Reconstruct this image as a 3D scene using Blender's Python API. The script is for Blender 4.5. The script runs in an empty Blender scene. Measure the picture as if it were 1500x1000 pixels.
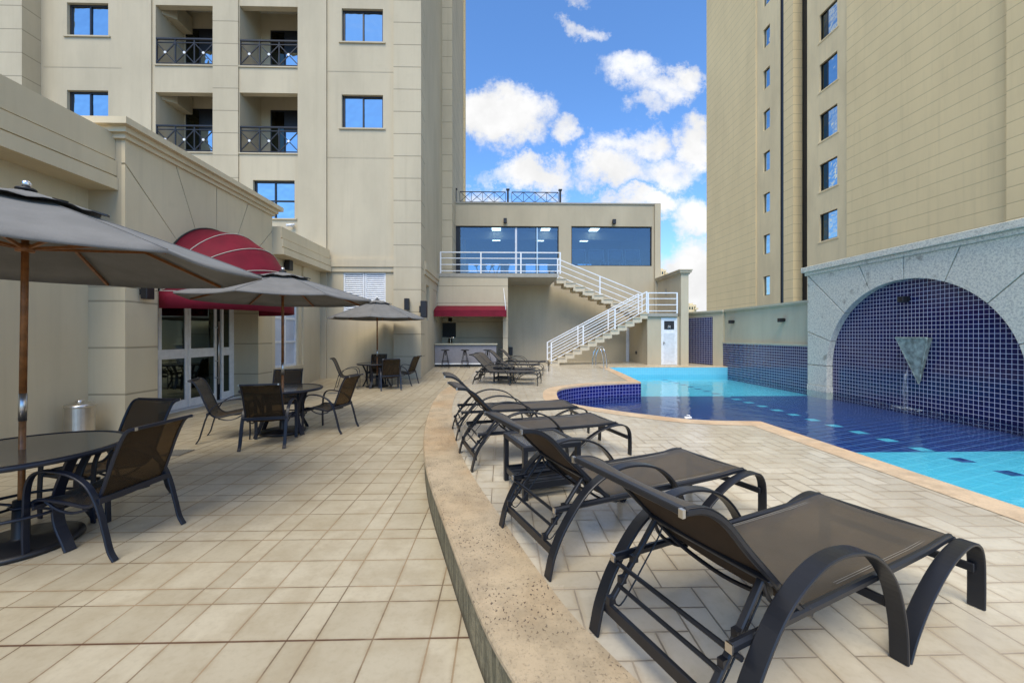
import bpy, bmesh, math, random
from mathutils import Vector, Matrix
from mathutils.geometry import tessellate_polygon, delaunay_2d_cdt
random.seed(7)
S = bpy.context.scene
C = S.collection
PI = math.pi
def R(d): return math.radians(d)
# ---------------------------------------------------------------- surveying helpers (photo measurements -> metres)
F = 583.0; HZ = 492.0; EYE = 1.6; YAW = math.atan(14 / 583)
cY, sY = math.cos(YAW), math.sin(YAW)
def ray(px, py):
    r = (px - 750) / F
    return Vector((sY + r * cY, cY - r * sY, (HZ - py) / F))
def gz(px, py, z=0.3):
    d = ray(px, py); t = (z - EYE) / d.z
    return Vector((d.x * t, d.y * t, z))
def aty(px, py, Y):
    d = ray(px, py); t = Y / d.y
    return Vector((d.x * t, Y, EYE + d.z * t))
def xy(px, Y): return aty(px, 400, Y).x
def zy(px, py, Y): return aty(px, py, Y).z
def yx(px, X):
    d = ray(px, 400); return d.y * X / d.x
def zx(px, py, X):
    d = ray(px, py); return EYE + d.z * X / d.x
# ---------------------------------------------------------------- mesh builder
def catmull(pts, n=6, closed=False):
    pts = [Vector(p) for p in pts]; out = []
    N = len(pts)
    for i in range(N if closed else N - 1):
        if closed: p0, p1, p2, p3 = pts[(i-1) % N], pts[i], pts[(i+1) % N], pts[(i+2) % N]
        else:
            p1, p2 = pts[i], pts[i+1]
            p0 = pts[i-1] if i else p1 * 2 - p2
            p3 = pts[i+2] if i + 2 < N else p2 * 2 - p1
        for k in range(n):
            t = k / n
            out.append(0.5 * ((2*p1) + (p2-p0)*t + (2*p0-5*p1+4*p2-p3)*t*t + (3*p1-p0-3*p2+p3)*t**3))
    if not closed: out.append(pts[-1])
    return out
class MB:
    def __init__(s): s.v = []; s.f = []; s.uv = {}; s.sm = set(); s.mi = {}
    def face(s, vs, uv=None, sm=False, mi=0):
        b = len(s.v); s.v += [Vector(p) for p in vs]; s.f.append(list(range(b, b + len(vs))))
        if uv: s.uv[len(s.f) - 1] = uv
        if sm: s.sm.add(len(s.f) - 1)
        if mi: s.mi[len(s.f) - 1] = mi
        return s
    def box(s, x0, x1, y0, y1, z0, z1):
        if x0 > x1: x0, x1 = x1, x0
        if y0 > y1: y0, y1 = y1, y0
        if z0 > z1: z0, z1 = z1, z0
        b = len(s.v)
        s.v += [Vector(p) for p in ((x0,y0,z0),(x1,y0,z0),(x1,y1,z0),(x0,y1,z0),(x0,y0,z1),(x1,y0,z1),(x1,y1,z1),(x0,y1,z1))]
        for q in ((3,2,1,0),(4,5,6,7),(0,1,5,4),(1,2,6,5),(2,3,7,6),(3,0,4,7)): s.f.append([b+i for i in q])
        return s
    def loft(s, rings, closed=True, caps=True, sm=True):
        n = len(rings[0]); b = len(s.v)
        for r in rings: s.v += [Vector(p) for p in r]
        for i in range(len(rings) - 1):
            for k in range(n if closed else n - 1):
                k2 = (k + 1) % n
                s.f.append([b+i*n+k, b+i*n+k2, b+(i+1)*n+k2, b+(i+1)*n+k])
                if sm: s.sm.add(len(s.f) - 1)
        if caps and closed:
            s.f.append([b + k for k in range(n)][::-1]); s.f.append([b + (len(rings)-1)*n + k for k in range(n)])
        return s
    def tube(s, path, r, n=8, r2=None):
        path = [Vector(p) for p in path]; rings = []
        up = None
        for i, p in enumerate(path):
            t = (path[min(i+1, len(path)-1)] - path[max(i-1, 0)]).normalized()
            if up is None: up = Vector((0,0,1)) if abs(t.z) < 0.9 else Vector((1,0,0))
            a = t.cross(up).normalized(); b = a.cross(t).normalized(); up = b
            rr = r if r2 is None else r + (r2 - r) * i / max(1, len(path)-1)
            rings.append([p + a*math.cos(2*PI*k/n)*rr + b*math.sin(2*PI*k/n)*rr for k in range(n)])
        return s.loft(rings)
    def bar(s, p, q, w, h, up=(0,0,1)):
        p = Vector(p); q = Vector(q); t = (q-p).normalized(); up = Vector(up)
        if abs(t.dot(up)) > 0.98: up = Vector((1,0,0))
        a = t.cross(up).normalized(); b = a.cross(t).normalized()
        ring = lambda c: [c + a*sx*w/2 + b*sz*h/2 for sx, sz in ((-1,-1),(1,-1),(1,1),(-1,1))]
        return s.loft([ring(p), ring(q)], sm=False)
    def ribbon(s, path, y, w, t, ch=0.25):
        # flat bar: path = (x,z) points in a vertical plane, w across y, t thickness in the plane
        path = [Vector((p[0], 0, p[1])) for p in path]; rings = []
        for i, p in enumerate(path):
            d = (path[min(i+1, len(path)-1)] - path[max(i-1, 0)]).normalized(); nn = Vector((-d.z, 0, d.x))
            c = t * ch
            prof = [(-w/2+c,-t/2),(w/2-c,-t/2),(w/2,-t/2+c),(w/2,t/2-c),(w/2-c,t/2),(-w/2+c,t/2),(-w/2,t/2-c),(-w/2,-t/2+c)]
            rings.append([p + nn*b + Vector((0, y+a, 0)) for a, b in prof])
        return s.loft(rings, sm=False)
    def lathe(s, prof, c=(0,0,0), n=24, sm=True):
        c = Vector(c); rings = [[c + Vector((r*math.cos(2*PI*k/n), r*math.sin(2*PI*k/n), z)) for k in range(n)] for r, z in prof]
        return s.loft(rings, sm=sm)
    def cyl(s, c, r, h, n=24):
        return s.lathe([(r,0),(r,h)], c, n, sm=False)
    def prism(s, poly, f0, f1):
        # poly 2-D; f0/f1 map (a,b) -> 3-D for the two faces
        n = len(poly); A = [Vector(f0(*p)) for p in poly]; B = [Vector(f1(*p)) for p in poly]
        b = len(s.v); s.v += A + B
        tris = tessellate_polygon([[Vector((p[0], p[1], 0)) for p in poly]])
        for t in tris: s.f.append([b+i for i in t]); s.f.append([b+n+i for i in reversed(t)])
        for i in range(n): j = (i+1) % n; s.f.append([b+i, b+j, b+n+j, b+n+i])
        return s
    def wall(s, f, a0, a1, b0, b1, ops, depth=0.2):
        # sheet f(a,b,t) with rectangular openings (a0,a1,b0,b1[,depth]) and their reveals
        As = sorted({a0, a1, *[o[0] for o in ops], *[o[1] for o in ops]}); Bs = sorted({b0, b1, *[o[2] for o in ops], *[o[3] for o in ops]})
        As = [a for a in As if a0-1e-6 <= a <= a1+1e-6]; Bs = [b for b in Bs if b0-1e-6 <= b <= b1+1e-6]
        for i in range(len(As)-1):
            for j in range(len(Bs)-1):
                ca, cb = (As[i]+As[i+1])/2, (Bs[j]+Bs[j+1])/2
                if any(o[0] < ca < o[1] and o[2] < cb < o[3] for o in ops): continue
                s.face([f(As[i],Bs[j],0), f(As[i+1],Bs[j],0), f(As[i+1],Bs[j+1],0), f(As[i],Bs[j+1],0)])
        for o in ops:
            d = o[4] if len(o) > 4 else depth
            p = [(o[0],o[2]),(o[1],o[2]),(o[1],o[3]),(o[0],o[3])]
            for k in range(4):
                q, r = p[k], p[(k+1) % 4]
                s.face([f(*q,0), f(*r,0), f(*r,d), f(*q,d)])
        return s
    def split(s, name, mat, parent=None, **kw):
        # every connected piece becomes an object of its own (copies of the name)
        key = {}; par = []
        def find(i):
            while par[i] != i: par[i] = par[par[i]]; i = par[i]
            return i
        ids = []
        for v in s.v:
            k = (round(v.x, 4), round(v.y, 4), round(v.z, 4))
            if k not in key: key[k] = len(par); par.append(key[k])
            ids.append(key[k])
        for f in s.f:
            r = find(ids[f[0]])
            for i in f[1:]: par[find(ids[i])] = r
        groups = {}
        for f in s.f: groups.setdefault(find(ids[f[0]]), []).append(f)
        out = []
        for fs in groups.values():
            m = MB(); mp = {}
            for f in fs:
                nf = []
                for i in f:
                    if i not in mp: mp[i] = len(m.v); m.v.append(s.v[i])
                    nf.append(mp[i])
                m.f.append(nf)
            out.append(m.build(name, mat, parent, **kw))
        return out
    def build(s, name, mat, parent=None, bevel=0.0, merge=True, solid=0.0, norm=True, seg=1):
        me = bpy.data.meshes.new(name)
        off = parent.location.copy() if parent is not None and parent.get('_w') else Vector((0,0,0))
        pp = parent
        if parent is not None and parent.type == 'MESH' and '_off' in parent: off = Vector(parent['_off'])
        me.from_pydata([tuple(v - off) for v in s.v], [], s.f)
        for i in s.sm: me.polygons[i].use_smooth = True
        for i, m in s.mi.items(): me.polygons[i].material_index = m
        if s.uv:
            l = me.uv_layers.new(name='UVMap')
            for pi, uv in s.uv.items():
                for li, u in zip(me.polygons[pi].loop_indices, uv): l.data[li].uv = u
        for m in (mat if isinstance(mat, (list, tuple)) else [mat]): me.materials.append(m)
        bm = bmesh.new(); bm.from_mesh(me)
        if merge: bmesh.ops.remove_doubles(bm, verts=bm.verts, dist=1e-5)
        if norm: bmesh.ops.recalc_face_normals(bm, faces=bm.faces)
        bm.to_mesh(me); bm.free()
        o = bpy.data.objects.new(name, me); C.objects.link(o)
        if pp is not None:
            o.parent = pp
            if pp.get('_w') or '_off' in pp: o['_off'] = list(off)
        if solid: m = o.modifiers.new('Solidify', 'SOLIDIFY'); m.thickness = solid; m.offset = 0
        if bevel: m = o.modifiers.new('Bevel', 'BEVEL'); m.width = bevel; m.segments = seg; m.limit_method = 'ANGLE'; m.angle_limit = R(50)
        return o
def tag(o, label, cat, group=None):
    o['label'] = label; o['category'] = cat
    if group: o['group'] = group
    return o
def struct(o): o['kind'] = 'structure'; return o
def thing(name, label, cat, loc=(0,0,0), rz=0, group=None, world=True):
    """Empty at the base of a thing; world=True: its parts are given in world coordinates"""
    o = bpy.data.objects.new(name, None); C.objects.link(o); o.empty_display_size = 0.2
    o.location = loc; o.rotation_euler = (0, 0, rz)
    if world: o['_w'] = 1
    return tag(o, label, cat, group)
def copy_tree(o, parent=None):
    c = o.copy(); C.objects.link(c)
    if parent is not None: c.parent = parent
    for ch in [x for x in C.objects if x.parent == o]: copy_tree(ch, c)
    return c
# ---------------------------------------------------------------- shader expressions
class X:
    t = None
    def __init__(s, k): s.k = k
    @staticmethod
    def m(op, *a, clamp=False):
        n = X.t.nodes.new('ShaderNodeMath'); n.operation = op; n.use_clamp = clamp
        for i, q in enumerate(a):
            if isinstance(q, X): X.t.links.new(q.k, n.inputs[i])
            else: n.inputs[i].default_value = q
        return X(n.outputs[0])
    def __add__(s, o): return X.m('ADD', s, o)
    __radd__ = __add__
    def __sub__(s, o): return X.m('SUBTRACT', s, o)
    def __rsub__(s, o): return X.m('SUBTRACT', o, s)
    def __mul__(s, o): return X.m('MULTIPLY', s, o)
    __rmul__ = __mul__
    def __truediv__(s, o): return X.m('DIVIDE', s, o)
    def __lt__(s, o): return X.m('LESS_THAN', s, o)
    def __gt__(s, o): return X.m('GREATER_THAN', s, o)
    def __mod__(s, o): return X.m('FLOORED_MODULO', s, o)
    def floor(s): return X.m('FLOOR', s)
    def abs(s): return X.m('ABSOLUTE', s)
    def min(s, o): return X.m('MINIMUM', s, o)
    def max(s, o): return X.m('MAXIMUM', s, o)
    def ramp(s, a, b, lo=0.0, hi=1.0):
        n = X.t.nodes.new('ShaderNodeMapRange'); n.interpolation_type = 'SMOOTHSTEP'
        X.t.links.new(s.k, n.inputs[0])
        for i, q in enumerate((a, b, lo, hi)): n.inputs[i+1].default_value = q
        return X(n.outputs[0])
def newmat(name):
    m = bpy.data.materials.new(name); m.use_nodes = True; X.t = m.node_tree
    b = m.node_tree.nodes['Principled BSDF']
    return m, m.node_tree, b
def coords(kind='world'):
    if kind == 'world':
        g = X.t.nodes.new('ShaderNodeNewGeometry').outputs['Position']
    else:
        g = X.t.nodes.new('ShaderNodeTexCoord').outputs['Object' if kind == 'object' else 'UV']
    s = X.t.nodes.new('ShaderNodeSeparateXYZ'); X.t.links.new(g, s.inputs[0])
    return g, X(s.outputs[0]), X(s.outputs[1]), X(s.outputs[2])
def comb(x, y, z=0.0):
    n = X.t.nodes.new('ShaderNodeCombineXYZ')
    for i, q in enumerate((x, y, z)):
        if isinstance(q, X): X.t.links.new(q.k, n.inputs[i])
        else: n.inputs[i].default_value = q
    return n.outputs[0]
def noise(vec, scale, detail=4, rough=0.55, dist=0.0):
    n = X.t.nodes.new('ShaderNodeTexNoise'); X.t.links.new(vec, n.inputs['Vector'])
    n.inputs['Scale'].default_value = scale; n.inputs['Detail'].default_value = detail
    n.inputs['Roughness'].default_value = rough; n.inputs['Distortion'].default_value = dist
    return X(n.outputs[0])
def white(vec):
    n = X.t.nodes.new('ShaderNodeTexWhiteNoise'); X.t.links.new(vec, n.inputs['Vector']); return X(n.outputs[0])
def voro(vec, scale, feat='F1'):
    n = X.t.nodes.new('ShaderNodeTexVoronoi'); n.feature = feat; X.t.links.new(vec, n.inputs['Vector']); n.inputs['Scale'].default_value = scale
    return X(n.outputs['Distance'])
def scale3(vec, sx, sy, sz):
    n = X.t.nodes.new('ShaderNodeVectorMath'); n.operation = 'MULTIPLY'; X.t.links.new(vec, n.inputs[0]); n.inputs[1].default_value = (sx, sy, sz)
    return n.outputs[0]
def mix(f, a, b, mode='MIX'):
    n = X.t.nodes.new('ShaderNodeMix'); n.data_type = 'RGBA'; n.blend_type = mode
    if isinstance(f, X): X.t.links.new(f.k, n.inputs[0])
    else: n.inputs[0].default_value = f
    for q, i in ((a, 6), (b, 7)):
        if isinstance(q, tuple): n.inputs[i].default_value = (*q[:3], 1)
        else: X.t.links.new(q, n.inputs[i])
    return n.outputs[2]
def bump(b, h, strength=0.3, dist=0.01):
    n = X.t.nodes.new('ShaderNodeBump'); n.inputs['Strength'].default_value = strength; n.inputs['Distance'].default_value = dist
    X.t.links.new(h.k, n.inputs['Height']); X.t.links.new(n.outputs[0], b.inputs['Normal']); return n
def setc(b, col):
    if isinstance(col, tuple): b.inputs['Base Color'].default_value = (*col[:3], 1)
    else: X.t.links.new(col, b.inputs['Base Color'])
def setr(b, r):
    if isinstance(r, X): X.t.links.new(r.k, b.inputs['Roughness'])
    else: b.inputs['Roughness'].default_value = r
def sc(c, k): return tuple(min(1, x*k) for x in c)

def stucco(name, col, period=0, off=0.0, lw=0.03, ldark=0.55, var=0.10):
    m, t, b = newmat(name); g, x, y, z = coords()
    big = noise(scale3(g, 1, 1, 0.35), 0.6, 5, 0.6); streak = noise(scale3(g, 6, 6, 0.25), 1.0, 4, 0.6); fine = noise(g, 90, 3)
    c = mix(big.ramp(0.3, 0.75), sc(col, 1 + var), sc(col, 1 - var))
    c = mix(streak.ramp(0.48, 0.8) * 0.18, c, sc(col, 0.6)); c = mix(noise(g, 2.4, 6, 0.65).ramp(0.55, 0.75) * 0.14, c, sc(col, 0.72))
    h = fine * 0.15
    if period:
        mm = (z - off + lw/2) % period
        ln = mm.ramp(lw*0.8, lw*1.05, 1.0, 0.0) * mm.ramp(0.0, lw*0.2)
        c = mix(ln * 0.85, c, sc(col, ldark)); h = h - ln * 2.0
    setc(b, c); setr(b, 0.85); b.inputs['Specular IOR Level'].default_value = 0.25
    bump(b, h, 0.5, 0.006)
    return m
def plain(name, col, rough=0.5, metal=0.0, spec=0.5, var=0.06, kind='object', nscale=8, bmp=0.0):
    m, t, b = newmat(name); g, x, y, z = coords(kind)
    n = noise(g, nscale, 4)
    setc(b, mix(n.ramp(0.3, 0.7), sc(col, 1+var), sc(col, 1-var))); setr(b, n * 0.15 + (rough - 0.07))
    b.inputs['Metallic'].default_value = metal; b.inputs['Specular IOR Level'].default_value = spec
    if bmp: bump(b, noise(g, nscale*12, 2), bmp, 0.002)
    return m
M = {}
BEIGE = (0.515, 0.442, 0.312)
M['stucco'] = stucco('stucco', BEIGE)
M['stucco_q'] = stucco('stucco_quoins', BEIGE, 0.781, 1.66, 0.035)
M['stucco_bar'] = stucco('stucco_bar_blocks', BEIGE, 0.76, 1.52, 0.03)
M['stucco_col'] = stucco('stucco_column_blocks', (0.56, 0.48, 0.33), 0.78, 0.62, 0.035)
M['stucco_lowl'] = stucco('stucco_low_building', (0.61, 0.515, 0.35))
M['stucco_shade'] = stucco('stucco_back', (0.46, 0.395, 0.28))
M['stucco_grey'] = stucco('stucco_grey_green', (0.54, 0.49, 0.36))
M['stucco_right'] = stucco('stucco_right_tower', (0.86, 0.67, 0.37), 0.603, 9.55, 0.040, 0.70, 0.05)
M['stucco_rplain'] = stucco('stucco_right_plain', (0.80, 0.64, 0.38))
M['soffit'] = stucco('soffit', (0.50, 0.48, 0.42))
M['dark_metal'] = plain('charcoal_powder_coat', (0.013, 0.0145, 0.019), 0.36, 0.0, 0.42)
M['chair_metal'] = plain('navy_black_powder_coat', (0.011, 0.0145, 0.026), 0.38, 0.0, 0.42)
M['black'] = plain('black_paint', (0.012, 0.012, 0.014), 0.45)
M['white'] = plain('white_paint', (0.78, 0.79, 0.80), 0.4)
M['steel'] = plain('stainless_steel', (0.62, 0.60, 0.57), 0.30, 1.0)
M['chrome'] = plain('polished_steel', (0.75, 0.75, 0.75), 0.12, 1.0)
M['wood'] = plain('varnished_wood', (0.22, 0.085, 0.024), 0.4, var=0.25, nscale=20)
M['navyglass'] = plain('dark_frame', (0.012, 0.014, 0.02), 0.4)
M['curtain'] = plain('curtain', (0.62, 0.66, 0.74), 0.8)
M['grey_panel'] = plain('grey_laminate', (0.21, 0.205, 0.225), 0.5)
M['worktop'] = plain('stone_worktop', (0.36, 0.35, 0.27), 0.3)
M['tread'] = plain('tread_stone', (0.58, 0.50, 0.36), 0.6, kind='world')
M['concrete'] = plain('cast_concrete', (0.34, 0.32, 0.27), 0.8, kind='world')
M['interior'] = plain('interior_paint', (0.30, 0.33, 0.35), 0.8)
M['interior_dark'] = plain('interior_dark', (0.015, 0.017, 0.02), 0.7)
M['patina'] = plain('green_patina_copper', (0.36, 0.41, 0.35), 0.5, 0.2, var=0.5, nscale=7, bmp=0.3)
def reflective(name, col, rough=0.03, wob=0.02, wscale=1.5):
    m, t, b = newmat(name); g, x, y, z = coords()
    setc(b, col); setr(b, rough); b.inputs['Metallic'].default_value = 1.0
    bump(b, noise(g, wscale, 2), wob, 0.5); return m
M['sky_glass'] = reflective('solar_glass', (0.44, 0.53, 0.57), 0.03, 0.06)
M['door_glass'] = reflective('tinted_door_glass', (0.10, 0.125, 0.115), 0.03, 0.004)
M['dim_glass'] = reflective('dim_glass', (0.06, 0.07, 0.06))
def seeglass(name, refl=0.35, tint=(0.55, 0.68, 0.78)):
    m, t, b = newmat(name); t.nodes.remove(b); g, x, y, z = coords()
    tr = t.nodes.new('ShaderNodeBsdfTransparent'); tr.inputs[0].default_value = (*tint, 1)
    gl = t.nodes.new('ShaderNodeBsdfGlossy'); gl.inputs['Roughness'].default_value = 0.02; gl.inputs[0].default_value = (0.8, 0.85, 0.9, 1)
    bp = t.nodes.new('ShaderNodeBump'); bp.inputs['Strength'].default_value = 0.01; t.links.new(noise(g, 1.0, 2).k, bp.inputs['Height']); t.links.new(bp.outputs[0], gl.inputs['Normal'])
    lw = t.nodes.new('ShaderNodeLayerWeight'); lw.inputs[0].default_value = 0.3
    f = X(lw.outputs['Fresnel']) * (1 - refl) + refl
    mx = t.nodes.new('ShaderNodeMixShader'); t.links.new(f.k, mx.inputs[0]); t.links.new(tr.outputs[0], mx.inputs[1]); t.links.new(gl.outputs[0], mx.inputs[2])
    t.links.new(mx.outputs[0], t.nodes['Material Output'].inputs[0]); return m
M['clear_glass'] = seeglass('clear_blue_glass', 0.10, (0.45, 0.58, 0.70))
def emis(name, col, s):
    m, t, b = newmat(name); setc(b, col); b.inputs['Emission Color'].default_value = (*col, 1); b.inputs['Emission Strength'].default_value = s; return m
M['lamp'] = emis('lit_panel', (1.0, 0.85, 0.60), 9.0)
# fabrics
def fabric(name, col, trans=0.0, alpha=0.0, sheen=0.3, weave=420, rough=0.75, fold=0.0):
    m, t, b = newmat(name); g, x, y, z = coords('object')
    n = noise(g, 3.5, 4); w = ((x * weave).abs() % 1.0 - 0.5).abs() + ((y * weave).abs() % 1.0 - 0.5).abs()
    c = mix(n.ramp(0.3, 0.7), sc(col, 1.12), sc(col, 0.86)); c = mix(noise(g, 260, 2).ramp(0.4, 0.6) * 0.35, c, sc(col, 0.55))
    setc(b, c); setr(b, rough); b.inputs['Specular IOR Level'].default_value = 0.3; b.inputs['Sheen Weight'].default_value = sheen; b.inputs['Sheen Roughness'].default_value = 0.4
    h = noise(g, 300, 2) * 0.2
    if fold: h = h + noise(g, 2.2, 3, 0.5, 0.6) * fold
    bump(b, h, 0.35, 0.01)
    out = b.outputs[0]
    if trans:
        tl = t.nodes.new('ShaderNodeBsdfTranslucent'); t.links.new(c, tl.inputs[0]); mx = t.nodes.new('ShaderNodeMixShader'); mx.inputs[0].default_value = trans
        t.links.new(out, mx.inputs[1]); t.links.new(tl.outputs[0], mx.inputs[2]); out = mx.outputs[0]
    if alpha:
        tp = t.nodes.new('ShaderNodeBsdfTransparent'); tp.inputs[0].default_value = (0.95, 0.80, 0.60, 1); mx = t.nodes.new('ShaderNodeMixShader'); mx.inputs[0].default_value = alpha
        t.links.new(out, mx.inputs[1]); t.links.new(tp.outputs[0], mx.inputs[2]); out = mx.outputs[0]
    t.links.new(out, t.nodes['Material Output'].inputs[0]); return m
M['sling'] = fabric('taupe_sling_mesh', (0.098, 0.080, 0.057), alpha=0.17, sheen=0.12, rough=0.55)
M['sling_shade'] = fabric('shaded_sling_reverse', (0.040, 0.024, 0.013), alpha=0.05, sheen=0.0, rough=0.8)  # underside shade painted in: darker brown copy of the taupe sling
M['chair_back'] = fabric('brown_chair_sling_reverse', (0.042, 0.026, 0.012), alpha=0.28, sheen=0.0, rough=0.8)
M['frosted'] = plain('curtained_pane', (0.55, 0.62, 0.74), 0.12, nscale=1.2, var=.12)
M['chair_sling'] = fabric('dark_sling_mesh', (0.040, 0.034, 0.026), alpha=0.30, sheen=0.1, rough=0.6)
M['canopy'] = fabric('grey_canopy_cloth', (0.195, 0.19, 0.182), trans=0.05, sheen=0.2, rough=0.85, fold=0.6)
M['awning'] = fabric('crimson_awning_cloth', (0.175, 0.004, 0.02), trans=0.02, sheen=0.0, rough=0.7, fold=0.5)
# stones
def granite():
    m, t, b = newmat('pale_granite'); g, x, y, z = coords()
    v = voro(g, 38); n = noise(g, 22, 6, 0.7); n2 = noise(g, 3.0, 4)
    c = mix(n.ramp(0.42, 0.62), (0.80, 0.76, 0.62), (0.52, 0.50, 0.42)); c = mix(noise(g, 60, 5, 0.75).ramp(0.48, 0.62) * 0.55, c, (0.86, 0.82, 0.70)); c = mix(noise(g, 35, 5, 0.7).ramp(0.56, 0.66) * 0.5, c, (0.13, 0.14, 0.13))
    c = mix(n2.ramp(0.62, 0.72) * 0.6, c, (0.20, 0.16, 0.11)); setc(b, c); setr(b, 0.55); bump(b, n, 0.4, 0.01); return m
M['granite'] = granite()
def travertine(name, col, pits=True, coord='world'):
    m, t, b = newmat(name); g, x, y, z = coords()
    n = noise(g, 5, 6, 0.65); n2 = noise(g, 1.3, 4); sp = noise(g, 70, 4, 0.75)
    c = mix(n.ramp(0.35, 0.7), sc(col, 1.14), sc(col, 0.80)); c = mix(n2.ramp(0.4, 0.75) * 0.55, c, (col[0]*0.95, col[1]*0.72, col[2]*0.5))
    c = mix(sp.ramp(0.52, 0.66) * 0.35, c, sc(col, 0.5)); h = sp * 0.3
    if pits:
        v = noise(scale3(g, 1.5, 1, 1), 55, 2, 0.5); msk = noise(g, 2.5, 3).ramp(0.38, 0.62)
        p = v.ramp(0.615, 0.67) * (msk * 0.8 + 0.2); c = mix(p, c, (0.12, 0.09, 0.065)); h = h - p * 1.5
    setc(b, c); setr(b, 0.6); bump(b, h, 0.5, 0.006); return m
M['kerb'] = travertine('pitted_sandstone', (0.47, 0.375, 0.25))
M['coping'] = travertine('sandstone_coping', (0.62, 0.47, 0.31), False)
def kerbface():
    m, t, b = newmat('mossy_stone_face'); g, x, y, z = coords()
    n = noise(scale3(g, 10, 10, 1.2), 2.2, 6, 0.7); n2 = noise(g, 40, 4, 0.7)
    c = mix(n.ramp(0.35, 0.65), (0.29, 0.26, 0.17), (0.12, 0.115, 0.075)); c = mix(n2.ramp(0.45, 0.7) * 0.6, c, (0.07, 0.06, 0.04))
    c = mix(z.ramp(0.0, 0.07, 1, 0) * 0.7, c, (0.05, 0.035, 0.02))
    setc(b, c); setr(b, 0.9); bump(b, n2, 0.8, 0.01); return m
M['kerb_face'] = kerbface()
def finish_tiles(b, g, edge, rnd, gw, base, alt, dirt, grout, rough=(0.34, 0.55)):
    wob = noise(g, 35, 3) * 0.0035
    line = (edge - wob).ramp(gw*0.35, gw*1.3, 1, 0); near = edge.ramp(gw, 0.03, 1, 0)
    n = noise(g, 4.2, 6, 0.62); n3 = noise(g, 0.55, 4, 0.6); n2 = noise(g, 28, 5, 0.65)
    c = mix(rnd, base, alt); c = mix(n.ramp(0.38, 0.68) * 0.55, c, dirt); c = mix(n2.ramp(0.45, 0.75) * 0.22, c, sc(dirt, 0.7))
    c = mix(n3.ramp(0.42, 0.7) * 0.45, c, (dirt[0]*0.8, dirt[1]*0.78, dirt[2]*0.76))
    c = mix(near * n.ramp(0.3, 0.6) * 0.28, c, (dirt[0]*0.75, dirt[1]*0.62, dirt[2]*0.48))
    c = mix(line * 0.9, c, mix(noise(g, 1.6, 3).ramp(0.42, 0.6), grout, sc(grout, 0.45)))
    setc(b, c); setr(b, n * (rough[1]-rough[0]) + rough[0] + line * 0.3)
    bump(b, n2 * 0.12 - line * 1.0 + rnd * 0.12, 0.45, 0.006)
def patio_mat():
    m, t, b = newmat('patio_tiles'); g, x, y, z = coords()
    def ax(q, o):
        u = (q - o); mm = u % 0.75
        d = mm.min((mm-0.3).abs()).min((mm-0.6).abs()).min((mm-0.75).abs()); idx = (u/0.75).floor()*3 + (mm > 0.3) + (mm > 0.6)
        return d, idx
    dx, ix = ax(x, -0.235); dy, iy = ax(y, 2.57)
    rnd = white(comb(ix, iy))
    finish_tiles(b, g, dx.min(dy), rnd, 0.0030, (0.56, 0.50, 0.375), (0.465, 0.41, 0.30), (0.38, 0.315, 0.21), (0.33, 0.235, 0.14), (0.22, 0.46))
    # rust-brown open joint across the patio and one along it
    bc = b.inputs['Base Color'].links[0].from_socket
    rust = (y - 2.12).abs().ramp(0.003, 0.010, 1, 0) * noise(g, 2.3, 4).ramp(0.35, 0.5) * (x < 0.2)
    rust2 = (x + 4.3).abs().ramp(0.004, 0.012, 1, 0)
    setc(b, mix(rust.max(rust2) * 0.85, bc, (0.09, 0.035, 0.015))); return m
M['patio'] = patio_mat()
def deck_mat():
    m, t, b = newmat('deck_herringbone'); g, x, y, z = coords()
    w = 0.152; u = (x + 20) / w; v = (y + 20) / w; i = u.floor(); j = v.floor(); fx = u - i; fy = v - j
    k = (i - j) % 4.0
    k0 = k < 0.5; k1 = (k > 0.5) * (k < 1.5); k2 = (k > 1.5) * (k < 2.5); k3 = k > 2.5
    L = fx + k1 * 9; Rr = (1 - fx) + k0 * 9; T = (1 - fy) + k3 * 9; B = fy + k2 * 9
    e = L.min(Rr).min(T.min(B)) * w
    rnd = white(comb(i - k1, j + k3))
    finish_tiles(b, g, e, rnd, 0.0027, (0.70, 0.635, 0.50), (0.58, 0.52, 0.405), (0.50, 0.43, 0.315), (0.40, 0.33, 0.245), (0.12, 0.34)); return m
M['deck'] = deck_mat()
def mosaic(name, axes, size=0.1, sv=None, col=(0.007, 0.008, 0.062), grout=(0.50, 0.50, 0.62), gw=0.0042, kind='world', floor=False, rough=0.12, var=1.0):
    m, t, b = newmat(name); g, x, y, z = coords(kind); ax = {'x': x, 'y': y, 'z': z}; sv = sv or size; u, v = ax[axes[0]] / size, ax[axes[1]] / sv
    if floor: u, v = (x*.94 + y*.34)/size, (y*.94 - x*.34)/size
    i, j = u.floor(), v.floor(); fu, fv = u - i, v - j; e = fu.min(1-fu).min(fv.min(1-fv)) * size
    rnd = white(comb(i, j, 3.0)); ln = e.ramp(gw*0.6, gw*1.3, 1, 0)
    c = mix(rnd * 0.75, col, (col[0]*(1+.6*var)+0.004*var, col[1]*(1+1.2*var)+0.006*var, col[2]*(1+.9*var))); gc = grout
    if floor:
        cy = (y < 6.2).max(y > 12.1)
        dash = ((x - 6.85).abs() < 0.115) * (((y + 0.03) % 0.57) < 0.22)
        sw = X.m('ABSOLUTE', cy - dash)
        cyan = mix(rnd * 0.5, (0.15, 0.61, 0.77), (0.18, 0.66, 0.81)); blue = mix(rnd * 0.8, (0.004, 0.014, 0.13), (0.010, 0.036, 0.22))
        c = mix(sw, blue, cyan); gc = mix(sw, (0.11, 0.19, 0.44), (0.20, 0.66, 0.80))
        ln = ln * (0.9)
    setc(b, mix(ln, c, gc)); setr(b, ln * 0.4 + rough); bump(b, rnd * 0.2 - ln, 0.35, 0.003); return m
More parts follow.
